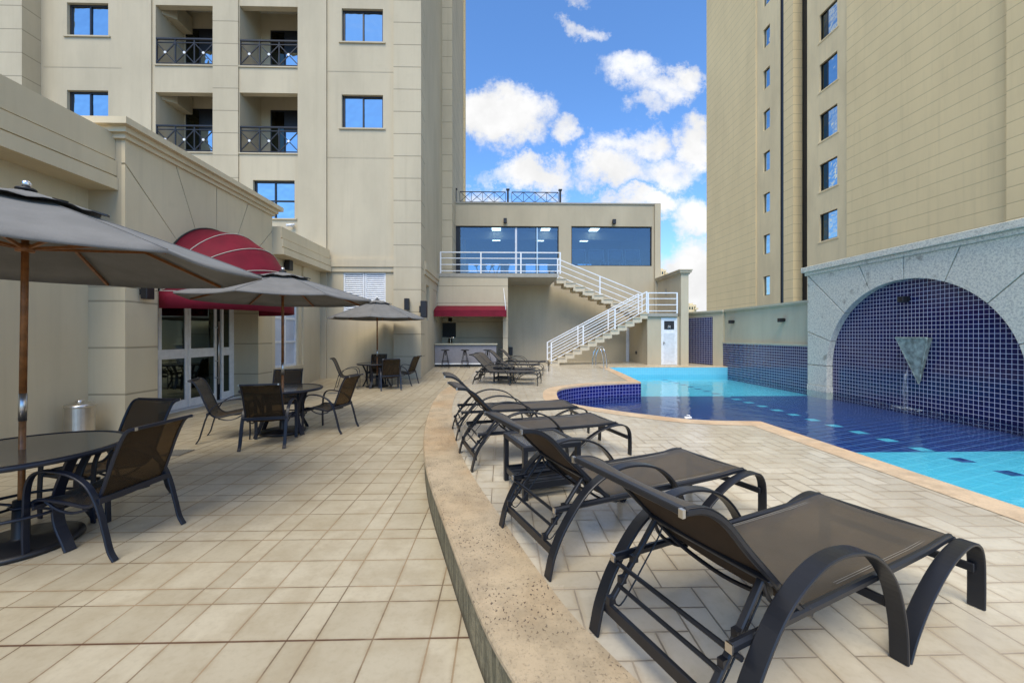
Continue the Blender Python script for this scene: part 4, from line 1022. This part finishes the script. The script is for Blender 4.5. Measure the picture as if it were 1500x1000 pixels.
# coped side wall behind the landing
cw = thing('side_wall', 'beige side wall with a moulded cap rising behind the stair landing', 'wall', (8, 19, 0))
xw = xl1+.1; ye = YB+.05
MB().box(xw, xw+.34, ye, YG-.13, -.1, 4.36).build('wall', M['stucco'], cw)
m_ = MB()
for z0, z1, o_ in ((4.36,4.43,.04),(4.43,4.52,.10),(4.52,4.57,.13)): m_.box(xw-o_, xw+.34+o_, ye-o_, YG-.13, z0, z1)
m_.build('cap', M['stucco_shade'], cw); MB().box(xw-.012, xw-.002, 19.2, 19.4, 3.6, 3.9).build('vent', M['concrete'], cw)
# pool ladder
pl = thing('pool_ladder', 'chrome pool ladder with two curved handrails at the far corner of the pool', 'pool ladder', (3.6, 16, DZ))
for sgn, px in ((0, 868), (1, 872.5)):
    a = gz(px, 537.5); b_ = gz(px+15.5, 540)
    a = Vector((a.x, a.y, DZ)); h = .80
    path = catmull([a, a+Vector((.02,0,h*.6)), a+Vector((.13,-.03,h)), (a+b_)/2+Vector((0.05,0,h+.06)), b_+Vector((-.1,0,h-.02)), b_+Vector((.0,0,h*.5)), b_+Vector((.05,0,-.5))], 5)
    MB().tube(path, .024, 8).build('handrail', M['chrome'], pl)
for z_ in (-.02, -.2): a = gz(883.5,540); b_ = gz(888,540); MB().tube([(a.x+.05,a.y,z_),(b_.x+.05,b_.y+.35,z_)], .02, 6).build('rung', M['chrome'], pl)
# wall lamps and speakers on the hotel
def cubeX(px, py, Xw, label, name, cat, w=.2, h=.3, d=.2):
    y = yx(px, Xw+d); z = zx(px, py, Xw+d); t_ = thing(name, label, cat, (Xw, y, z))
    MB().box(Xw, Xw+.05, y-w/4, y+w/4, z-h/5, z+h/5).build('bracket', M['black'], t_); MB().box(Xw+.05, Xw+d, y-w/2, y+w/2, z-h/2, z+h/2).build('housing', M['black'], t_, bevel=.008)
cubeX(221, 428, XP, 'black box wall lamp on the column left of the crimson awning', 'wall_lamp', 'wall lamp', .16, .24, .16)
cubeX(427, 388, XRW, 'black box wall lamp under the cornice right of the crimson awning', 'wall_lamp', 'wall lamp', .2, .32, .2)
cubeX(625.5, 453, -2.88, 'slim black loudspeaker on the side of the hotel pilaster facing the pool', 'wall_speaker', 'speaker', .2, .58, .26)
q = aty(597.5, 446, YT-.14); t_ = thing('wall_speaker', 'slim black loudspeaker on the front of the hotel pilaster above the far parasol', 'speaker', (q.x, YT-.14, q.z))
MB().box(q.x-.03, q.x+.03, YT-.2, YT-.14, q.z-.08, q.z+.08).build('bracket', M['black'], t_); MB().box(q.x-.08, q.x+.08, YT-.36, YT-.2, q.z-.2, q.z+.2).build('housing', M['black'], t_, bevel=.008)
q = aty(428.5, 331, YT-.05); t_ = thing('security_camera', 'tiny white security camera on the wall below the small hotel window', 'camera', (q.x, YT-.05, q.z))
MB().box(q.x-.02, q.x+.02, YT-.12, YT, q.z-.05, q.z+.02).build('bracket', M['white'], t_); MB().tube([(q.x-.14,YT-.2,q.z-.02),(q.x+.08,YT-.08,q.z+.04)], .045, 8).build('body', M['white'], t_)
# floor drains
def drain(px, py, label):
    q = gz(px, py, 0); t_ = thing('drain_grate', label, 'drain', (q.x, q.y, 0))
    MB().box(q.x-.14, q.x+.14, q.y-.14, q.y+.14, .002, .004).build('pit', M['interior_dark'], t_)
    m_ = MB()
    for k_ in range(8): a = q.x-.13+k_*.0345; m_.box(a, a+.016, q.y-.14, q.y+.14, .004, .008)
    m_.build('grate', M['concrete'], t_)
drain(259, 663, 'square slotted floor drain on the patio behind the nearest chair')
drain(487, 575.5, 'square slotted floor drain on the patio beyond the middle table')
# ================================================================ FURNITURE
def sling(path, y0, y1, th=.006, sag=.0, ny=5, n=4, back=None):
    """fabric stretched between two side rails along an (x,z) path"""
    P = catmull([(a, 0, b) for a, b in path], n); rings = []
    for q in P: rings.append([Vector((q.x, y0+(y1-y0)*k/ny, q.z - sag*math.sin(PI*k/ny))) for k in range(ny+1)])
    m = MB().loft(rings, closed=False, caps=False)
    if back:
        k0 = len(m.f); m.loft([[p + Vector(back) for p in r] for r in rings], closed=False, caps=False)
        for i in range(k0, len(m.f)): m.mi[i] = 1
    return m
def cr2(path, n=5): return [(q.x, q.z) for q in catmull([(a, 0, b) for a, b in path], n)]
def rect_tube(mb, path, y, w, t): return mb.ribbon(path, y, w, t, .2)
# ---- sun lounger: x = length (0 rear foot -> 1.76 front foot), y = width
def make_lounger():
    L = thing('sun_lounger', 'x', 'sun lounger', (0,0,0), world=False, group='charcoal sun loungers with taupe slings on the pool deck')
    W = .64; ys = (0.0, W)
    dm = M['dark_metal']
    arm = cr2([(0,0),(.035,.13),(.11,.27),(.25,.43),(.43,.52),(.61,.53),(.79,.475),(.93,.34),(1.0,.16),(1.015,0)], 6)
    frt = cr2([(1.035,0),(1.10,.085),(1.22,.19),(1.40,.29),(1.58,.335),(1.70,.32),(1.755,.25),(1.765,.12),(1.762,0)], 6)
    for y in ys:
        MB().ribbon(arm, y, .062, .014).build('arm_leg', dm, L, bevel=.002)
        MB().ribbon(frt, y + (.0 if y == 0 else 0), .062, .014).build('front_leg', dm, L, bevel=.002)
    i0, i1 = .045, W-.045
    rails = MB()
    for y in (i0, i1): rails.ribbon(cr2([(.07,.335),(.5,.335),(1.3,.335),(1.52,.345),(1.62,.345)],4), y, .028, .034)
    rails.ribbon([(1.60,.335),(1.635,.335)], W/2, W-.06, .03); rails.ribbon([(.50,.312),(.53,.312)], W/2, W-.1, .025)
    rails.build('seat_frame', dm, L, bevel=.003)
    cb = MB(); cb.box(.035,.055,0,W,.10,.15); cb.box(1.735,1.752,0,W,.17,.21); cb.box(.99,1.005,0,W,.20,.24); cb.split('cross_bar', dm, L, bevel=.003)
    cp_ = MB()
    for y in (i0, i1): cp_.box(.064,.071,y-.012,y+.012,.32,.35)
    cp_.split('end_cap', M['steel'], L)
    ms = sling([(.47,.345),(.54,.335),(.8,.330),(1.2,.338),(1.45,.350),(1.56,.356),(1.625,.350),(1.65,.335)], i0-.012, i1+.012, sag=.012)
    sl_ = ms.build('seat_sling', M['sling'], L, solid=.006)
    st_ = MB()
    for y in (i0+.03, i0+.04, i1-.03, i1-.04):
        st_.tube([(x, y, .346 + (0.010 if x > 1.3 else 0) - .012*math.sin(PI*(y-i0)/(W-.09))) for x in (.72, 1.0, 1.3, 1.56)], .0008, 4)
    st_.build('stitching', M['concrete'], sl_)
    bk = [(.50,.325),(.44,.355),(.36,.425),(.28,.505),(.16,.622),(.07,.718),(.01,.765),(-.05,.792),(-.12,.80)]
    br = MB()
    for y in (i0+.004, i1-.004): br.ribbon(cr2([(a, b-.012) for a, b in bk], 5), y, .024, .026)
    br.ribbon([(-.135,.788),(-.110,.788)], W/2, W-.09, .022)
    br.ribbon([(.27,.488),(.29,.468)], W/2, W-.09, .02)
    b_ = br.build('backrest_frame', dm, L, bevel=.003)
    sling(bk, i0-.008, i1+.008, sag=.018, back=(-.004,0,-.005)).build('backrest_sling', [M['sling'], M['sling_shade']], L)
    ec = MB()
    for y in (i0-.008, i1-.008): ec.box(-.14,-.128,y,y+.016,.775,.80)
    ec.split('end_cap', M['steel'], b_)
    # curved belly straps under the backrest
    bs = MB()
    for y in (i0+.03, i1-.03): bs.tube([(q[0], y, q[1]) for q in cr2([(.48,.31),(.40,.335),(.31,.40),(.27,.48)],4)], .008, 6)
    bs.tube([tuple(q) for q in catmull([(.29,i0+.02,.47),(.37,i0+.08,.37),(.40,W/2,.325),(.37,i1-.08,.37),(.29,i1-.02,.47)],5)], .010, 6); bs.split('support_hoop', dm, L)
    # ratchet props
    for y in (i0+.035, i1-.035):
        pr = MB().ribbon([(.29,.49),(.17,.345),(.035,.19)], y, .026, .018)
        for (x, z) in ((.165,.335),(.10,.26),(.04,.19)): pr.box(x-.028, x+.004, y-.011, y+.011, z-.02, z+.012)
        p_ = pr.build('prop', dm, L)
    rd = MB()
    rd.tube([(.085,i0-.03,.315),(.085,i1+.03,.315)], .0095, 6); rd.tube([(.07,i0+.03,.235),(.07,i1-.03,.235)], .009, 6)
    rd.split('prop_rod', dm, p_)
    wr = MB()
    for y in (i0+.045, i1-.045): wr.tube([(q[0], y, q[1]) for q in cr2([(.30,.47),(.30,.42),(.22,.32),(.09,.17),(.05,.165),(.04,.19)],4)], .0035, 5)
    wr.split('release_wire', dm, p_)
    return L
lg = make_lounger()
spots = []
def near(px, py, ang): q = gz(px, py); spots.append((q.x, q.y, ang))
A = (1.577-1.005*math.cos(R(23.7)), 1.549-1.005*math.sin(R(23.7))); spots.append((A[0], A[1], 23.7))
near(802, 848, 23.0); near(690.6, 690.6, 16.5); near(667.7, 645, 11)
spots += [(-.80, 10.75, -14), (-.72, 11.75, -13), (-.42, 13.4, -10), (-.05, 14.9, -9)]
lbl = ['nearest taupe lounger with its backrest raised, at the bottom right corner of the deck',
 'second lounger from the camera, right behind the nearest one and beside the small side table',
 'third lounger from the camera, just beyond the small side table',
 'fourth lounger from the camera, next to the curved bay of the pool',
 'front lounger of the far row near the bar, closest to the curved pool bay',
 'second lounger of the far row near the bar',
 'third lounger of the far row near the bar',
 'rearmost lounger of the far row, closest to the staircase foot']
for i, (x, y, a) in enumerate(spots):
    o = lg if i == 0 else copy_tree(lg)
    o.location = (x, y, DZ+.003); o.rotation_euler.z = R(a); o['label'] = lbl[i]
# ---- small two-tier side table
def side_table(x, y, a, label):
    t_ = thing('side_table', label, 'side table', (x, y, DZ+.003), R(a), world=False, group='small two tier side tables between loungers'); s = .235
    for sx in (-1, 1):
        for sy_ in (-1, 1): MB().box(sx*s-.02, sx*s+.02, sy_*s-.02, sy_*s+.02, 0, .40).build('leg', M['dark_metal'], t_, bevel=.003)
    f = MB()
    for sg_ in (-1, 1): f.box(-s-.022, s+.022, sg_*s-.022, sg_*s+.022, .385, .425); f.box(sg_*s-.022, sg_*s+.022, -s+.023, s-.023, .386, .424)
    f.build('top_frame', M['dark_metal'], t_, bevel=.004); MB().box(-s+.02, s-.02, -s+.02, s-.02, .405, .418).build('glass_top', M['tabletop'], t_)
    sh_ = MB()
    for k_ in range(7): q = -s+.03+k_*(2*s-.06)/6; sh_.box(-s+.015, s-.015, q-.025, q+.025, .10, .115)
    for sg_ in (-1, 1): sh_.box(-s, s, sg_*s-.01, sg_*s+.01, .08, .13); sh_.box(sg_*s-.01, sg_*s+.01, -s+.011, s-.011, .081, .129)
    sh_.build('slatted_shelf', M['dark_metal'], t_); return t_
side_table(.33, 3.44, 18, 'small square charcoal side table with a brown glass top and slatted shelf between loungers')
side_table(.05, 11.45, -14, 'small dark side table half hidden under the far row of loungers')
# ---- patio chair (faces +x)
def make_chair():
    c = thing('patio_chair', 'x', 'chair', (0,0,0), world=False, group='dark sling patio chairs round the parasol tables')
    dm = M['chair_metal']; o = -.33; W = .28
    arm = cr2([(.655+o,0),(.66+o,.16),(.655+o,.34),(.645+o,.50),(.60+o,.60),(.50+o,.632),(.33+o,.610),(.19+o,.53),(.11+o,.39),(.055+o,.20),(.02+o,.07),(-.02+o,0)], 5)
    for y in (-W, W): MB().ribbon(arm, y, .045, .016).build('arm_leg', dm, c, bevel=.002)
    seat = [(.66+o,.375),(.635+o,.405),(.56+o,.415),(.40+o,.395),(.26+o,.37),(.19+o,.385),(.135+o,.45),(.075+o,.60),(.02+o,.75),(-.035+o,.87),(-.075+o,.92),(-.125+o,.935)]
    fr = MB()
    for y in (-W+.035, W-.035): fr.ribbon(cr2([(a, b-.006) for a, b in seat], 4), y, .022, .024)
    fr.box(-.135+o, -.110+o, -W+.03, W-.03, .918, .94); fr.box(.64+o, .66+o, -W+.03, W-.03, .365, .385)
    f_ = fr.build('sling_frame', dm, c, bevel=.002)
    sling(seat, -W+.028, W-.028, sag=.02, n=3, back=(-.004,0,-.004)).build('sling_seat', [M['chair_sling'], M['chair_back']], c)
    cb = MB(); cb.box(.10+o, .118+o, -W, W, .395, .44); cb.box(.60+o, .615+o, -W, W, .345, .375); cb.split('cross_bar', dm, c, bevel=.002)
    hp = MB()
    for y in (-W+.05, W-.05): hp.tube([(q[0], y, q[1]) for q in cr2([(.57+o,.39),(.47+o,.33),(.36+o,.31),(.24+o,.34)],3)], .010, 6)
    hp.split('seat_brace', dm, c)
    ec = MB()
    for y in (-W+.03, W-.045): ec.box(-.142+o,-.134+o,y,y+.016,.918,.94)
    ec.split('end_cap', M['steel'], f_)
    return c
ch = make_chair()
chairs = [(-3.08, 3.20, 176, 'nearest patio chair, seen from behind with its back edge catching the light'),
 (-3.72, 3.86, -100, 'patio chair just behind the nearest one, facing the camera at the near table'),
 (-4.62, 3.15, 5, 'patio chair at the far left of the near table, mostly out of view'),
 (-3.46, 6.00, 104, 'chair seen straight from behind at the middle table'),
 (-4.32, 6.40, 22, 'patio chair on the left of the middle table, in front of the glass doors'),
 (-4.12, 7.62, -72, 'patio chair on the far side of the middle table, facing the camera'),
 (-2.93, 6.88, 172, 'patio chair on the right of the middle table, turned sideways'),
 (-3.38, 12.05, 112, 'patio chair seen from behind at the far table'),
 (-4.72, 12.25, 14, 'patio chair on the left of the far table'),
 (-4.12, 13.25, -80, 'patio chair on the far side of the far table, by the wall'),
 (-3.13, 12.95, 168, 'patio chair on the right of the far table, by the quoined pilaster')]
for i, (x, y, a, lb) in enumerate(chairs):
    o = ch if i == 0 else copy_tree(ch); o.location = (x, y, floorz(y)+.002); o.rotation_euler.z = R(a); o['label'] = lb
# ---- round table with smoked top
def make_table():
    t_ = thing('patio_table', 'x', 'table', (0,0,0), world=False, group='round smoked glass patio tables'); dm = M['chair_metal']
    MB().lathe([(.575,.700),(.60,.700),(.612,.712),(.612,.728),(.60,.738),(.572,.738),(.57,.73),(.57,.71)], n=56).build('rim', dm, t_)
    MB().lathe([(.028,.722),(.572,.722),(.572,.7335),(.028,.7335)], n=56, sm=False).build('glass_top', M['tabletop'], t_)
    for k_ in range(4):
        a = PI/4 + k_*PI/2 + .25; m_ = MB()
        m_.ribbon(cr2([(.50,.705),(.44,.60),(.36,.42),(.36,.22),(.44,.06),(.47,0)],4), 0, .075, .02)
        m_.v = [Vector((v.x*math.cos(a)-v.y*math.sin(a), v.x*math.sin(a)+v.y*math.cos(a), v.z)) for v in m_.v]; m_.build('leg', dm, t_, bevel=.002)
    rg = MB().tube([(.355*math.cos(2*PI*k_/24), .355*math.sin(2*PI*k_/24), .30) for k_ in range(25)], .012, 6)
    rg.tube([(.06*math.cos(2*PI*k_/12), .06*math.sin(2*PI*k_/12), .30) for k_ in range(13)], .010, 6)
    for k_ in range(4): a = PI/4+k_*PI/2+.25; rg.tube([(.06*math.cos(a),.06*math.sin(a),.30),(.355*math.cos(a),.355*math.sin(a),.30)], .010, 6)
    rg.build('brace_ring', dm, t_); return t_
tbl = make_table(); centres = [(-3.68, 3.13), (-3.66, 6.72), (-3.95, 12.65)]
tl = ['round smoked glass table nearest the camera at the left edge', 'round smoked glass table in the middle of the patio before the glass doors', 'round smoked glass table far back by the shuttered wall']
for i, (x, y) in enumerate(centres):
    o = tbl if i == 0 else copy_tree(tbl); o.location = (x, y, floorz(y)+.002); o.rotation_euler.z = (.35, .1, .4)[i]; o['label'] = tl[i]
# ---- parasol
def make_parasol(RR_, ze, za, rot, x, y, label, tilt=(0,0), seed=1):
    u = thing('parasol', label, 'parasol', (x, y, floorz(y)+.002), 0, 'grey octagonal parasols over the patio tables', world=False)
    u.rotation_euler = (R(tilt[0]), R(tilt[1]), R(rot))
    zf = u.location.z; ze -= zf; za -= zf; rnd = random.Random(seed)
    MB().lathe([(.001,0),(.33,0),(.345,.012),(.34,.035),(.30,.045),(.06,.055),(.05,.07),(.045,.35),(.001,.35)], n=36).build('base', M['black'], u)
    MB().tube([(0,0,.05),(0,0,1.02)], .020, 12).build('lower_pole', M['wood'], u)
    MB().tube([(0,0,.95),(0,0,1.16)], .0235, 12).build('pole_joint', M['steel'], u)
    MB().tube([(0,0,1.15),(0,0,za-.03)], .021, 12).build('upper_pole', M['wood'], u)
    # canopy: 8 panels, straight ribs, hem pulled in between them
    NR, ns = 10, 8; r0 = .0; rings = []
    def cpt(t, ang):     # t 0 apex .. 1 edge, ang in sector units
        k_ = math.floor(ang + 1e-9); f = ang - k_; a0, a1 = k_*PI/4, (k_+1)*PI/4
        r_ = RR_*t; z_ = za - .05 - (za-.05-ze)*(t**1.12)
        P_ = Vector((r_*math.cos(a0), r_*math.sin(a0), 0)).lerp(Vector((r_*math.cos(a1), r_*math.sin(a1), 0)), f)
        s_ = math.sin(PI*f); pull = 1 - .035*s_*t*t; return Vector((P_.x*pull, P_.y*pull, z_ - .045*s_*t*(1-t*.55)))
    N = 8*ns
    for i in range(NR+1):
        t = .05 + .95*i/NR; rings.append([cpt(t, k_/ns) for k_ in range(N)])
    cn = MB().loft(rings, caps=False)
    hem = [rings[-1], [q + Vector((0,0,-.022)) for q in rings[-1]]]; cn.loft(hem, caps=False)
    cano = cn.build('canopy', M['canopy'], u, solid=.003)
    # mark seams sharp
    sm_ = MB()
    for k_ in range(8): sm_.tube([cpt(t/10, k_) + Vector((0,0,.004)) for t in range(1, 11)], .0045, 5)
    sm_.build('seam', M['canopy'], cano)
    vr = []
    for i in range(5):
        t = .02 + .26*i/4; vr.append([cpt(t, k_/ns) + Vector((0,0,.045 + .012*math.sin(k_/ns*2*PI*1)**2*(i/4))) for k_ in range(N)])
    vt = MB().loft(vr, caps=False).build('vent', M['canopy'], u, solid=.003)
    tb_ = MB()
    for k_ in range(8):
        q = cpt(.28, k_) + Vector((0,0,.048)); d = Vector((math.cos(k_*PI/4), math.sin(k_*PI/4), -.25)); tb_.bar(q-d*.06, q+d*.035, .045, .014)
    tb_.split('vent_tab', M['black'], vt)
    MB().lathe([(.001,.0),(.055,.0),(.06,.012),(.05,.022),(.02,.03),(.001,.03)], (0,0,za-.008), 16).build('cap', M['black'], u)
    MB().lathe([(.001,0),(.024,.005),(.030,.025),(.022,.045),(.001,.055)], (0,0,za+.02), 14).build('finial', M['chrome'], u)
    zh = ze + (za-ze)*.18
    for k_ in range(8):
        d = Vector((math.cos(k_*PI/4), math.sin(k_*PI/4), 0)); e = Vector((0,0,-.020))
        rb = MB().bar(cpt(.05,k_)+e, cpt(.985,k_)+e, .018, .026)
        r_ = rb.build('rib', M['wood'], u); q = cpt(.52, k_)+e*1.4
        MB().bar(d*.04 + Vector((0,0,zh)), q, .016, .022).build('strut', M['wood'], r_)
    MB().lathe([(.021,-.03),(.05,-.03),(.055,0),(.05,.03),(.021,.03)], (0,0,zh), 16).build('runner', M['wood'], u)
    MB().lathe([(.021,-.03),(.05,-.03),(.05,.02),(.021,.02)], (0,0,za-.09), 16).build('top_hub', M['wood'], u)
    return u
make_parasol(1.54, 2.175, 2.72, 27, *centres[0], 'nearest grey octagonal parasol, its underside and wooden ribs showing at the left edge', (0,.6), 1)
make_parasol(1.42, 2.21, 2.67, 6, *centres[1], 'grey octagonal parasol with a silver finial by the crimson awning', (0,0), 2)
make_parasol(1.47, 2.16, 2.76, 10, *centres[2], 'far grey octagonal parasol by the white shutters', (0,0), 3)
# ---- bin
q = Vector((-6.58, 6.36, 0)); b_ = thing('pedal_bin', 'round stainless steel bin standing in the corner by the column', 'bin', q, world=False)
MB().lathe([(.001,.0),(.165,.0),(.17,.01),(.17,.50),(.165,.505)], n=40, sm=False).build('body', M['steel'], b_)
MB().lathe([(.173,0),(.173,.03),(.001,.03)], n=40, sm=False).build('plinth', M['black'], b_)
MB().lathe([(.175,.495),(.18,.51),(.176,.53),(.14,.555),(.08,.57),(.001,.575)], n=40).build('lid', M['steel'], b_)
MB().lathe([(.001,.57),(.05,.575),(.05,.60),(.001,.61)], n=20).build('lid_knob', M['chrome'], b_)
# ================================================================ LIGHT, SKY, CAMERA
SUN_EL, SUN_AZ = 56, 188     # azimuth measured from +y clockwise
w = bpy.data.worlds.new('World'); S.world = w; w.use_nodes = True; t = w.node_tree; X.t = t
bg = t.nodes['Background']; sky = t.nodes.new('ShaderNodeTexSky'); sky.sky_type = 'NISHITA'; sky.sun_disc = False
sky.sun_elevation = R(SUN_EL); sky.sun_rotation = R(SUN_AZ); sky.air_density = 1.0; sky.dust_density = 0.3; sky.ozone_density = 2.0
tc = t.nodes.new('ShaderNodeTexCoord').outputs['Generated']; sp_ = t.nodes.new('ShaderNodeSeparateXYZ'); t.links.new(tc, sp_.inputs[0])
dx, dy, dz = X(sp_.outputs[0]), X(sp_.outputs[1]), X(sp_.outputs[2])
# real cloud banks: ellipses in direction space (azimuth tangent / elevation tangent) towards the north
ayy = dy.max(0.02); a_ = dx/ayy; e_ = dz/ayy
wv = comb(a_, e_, 0.0)
n1_ = noise(wv, 7, 8, .62, .15); n2_ = noise(wv, 2.6, 4, .5)
cl = [(738,176,72,52,1.2),(700,170,60,40,1.1),(826,193,36,26,.85),(785,256,66,30,1.05),(735,262,40,14,.6),(925,108,52,30,.75),(975,130,60,28,.78),(1015,118,36,26,.8),(945,156,34,20,.72),
      (935,212,62,36,1.05),(905,250,60,34,1.0),(1015,215,40,48,1.1),(980,255,60,30,.9),(855,42,32,18,.62),(940,300,80,22,1.0),(1020,330,50,34,.95),(1010,420,80,70,1.2),(700,292,40,20,.8),(840,-14,30,16,.6)]
wA = noise(wv, 6.5, 7, .68); wB = noise(comb(a_+5.3, e_+2.1, 3.0), 6.5, 7, .68)
a_w = a_ + (wA-.5)*.26; e_w = e_ + (wB-.5)*.22
dens = None
for px, py, rx, ry, s_ in cl:
    d_ = ray(px, py); ca, ce = d_.x/d_.y, d_.z/d_.y
    q1 = (a_w-ca)*(F/rx); q2 = (e_w-ce)*(F/ry)
    f_ = (1 - (q1*q1 + q2*q2)*.85).max(-0.3) * s_
    dens = f_ if dens is None else dens.max(f_)
front = (dens + (n1_-.5)*1.5 + (n2_-.5)*.4).ramp(.0, .95) * (dy > .05)
# rest of the sky, out of view: noise cumulus added and warmed to tint the light
pz = dz.max(.04); wv2 = comb(dx/(pz+.25), dy/(pz+.25), 0.0)
gen = noise(wv2, 2.3, 8, .6, .2).ramp(.44, .58) * (1 - (dy < -.35) * dz.ramp(.75, .95, 1, 0))
infr = (a_.abs() < .75) * (e_ < 1.1) * (dy > .05)
cloud = (front*infr).max(gen*(1-infr))
hz = dz.ramp(0.0, .30, 1, 0)*.45
shade = noise(wv, 4.5, 5, .6).ramp(.35,.7,.80,1.0)
skc = mix(1.0, sky.outputs[0], (1.5, 2.15, 2.8), 'MULTIPLY')
skc = mix(hz, skc, (6.5, 9.0, 11.0))
ccol = t.nodes.new('ShaderNodeCombineColor'); CB = 11.0
for i, k_ in enumerate((1.0, 1.0, 1.0)): t.links.new((shade*(CB*k_)).k, ccol.inputs[i])
fin = mix(cloud, skc, mix(infr, (12.6, 11.3, 9.0), ccol.outputs[0]))
fin = mix(dz < -0.01, fin, (1.6, 1.5, 1.3))
t.links.new(fin, bg.inputs[0]); bg.inputs[1].default_value = 0.10
sl = bpy.data.lights.new('Sun', 'SUN'); sl.energy = 3.3; sl.angle = R(34); sl.color = (1.0, .89, .69)
so_ = bpy.data.objects.new('Sun', sl); C.objects.link(so_)
dvec = Vector((math.sin(R(SUN_AZ))*math.cos(R(SUN_EL)), math.cos(R(SUN_AZ))*math.cos(R(SUN_EL)), math.sin(R(SUN_EL))))
so_.rotation_euler = (-dvec).to_track_quat('-Z', 'Y').to_euler(); so_.location = dvec*60
cam = bpy.data.cameras.new('Camera'); co = bpy.data.objects.new('Camera', cam); C.objects.link(co)
co.location = (0, 0, EYE); co.rotation_euler = (PI/2, 0, -YAW); cam.sensor_width = 36; cam.lens = 36*F/1500; cam.shift_y = (HZ-500)/1500; cam.clip_end = 2000; cam.clip_start = .02
S.camera = co
S.view_settings.view_transform = 'Standard'; S.view_settings.look = 'None'; S.view_settings.exposure = 0; S.render.film_transparent = False
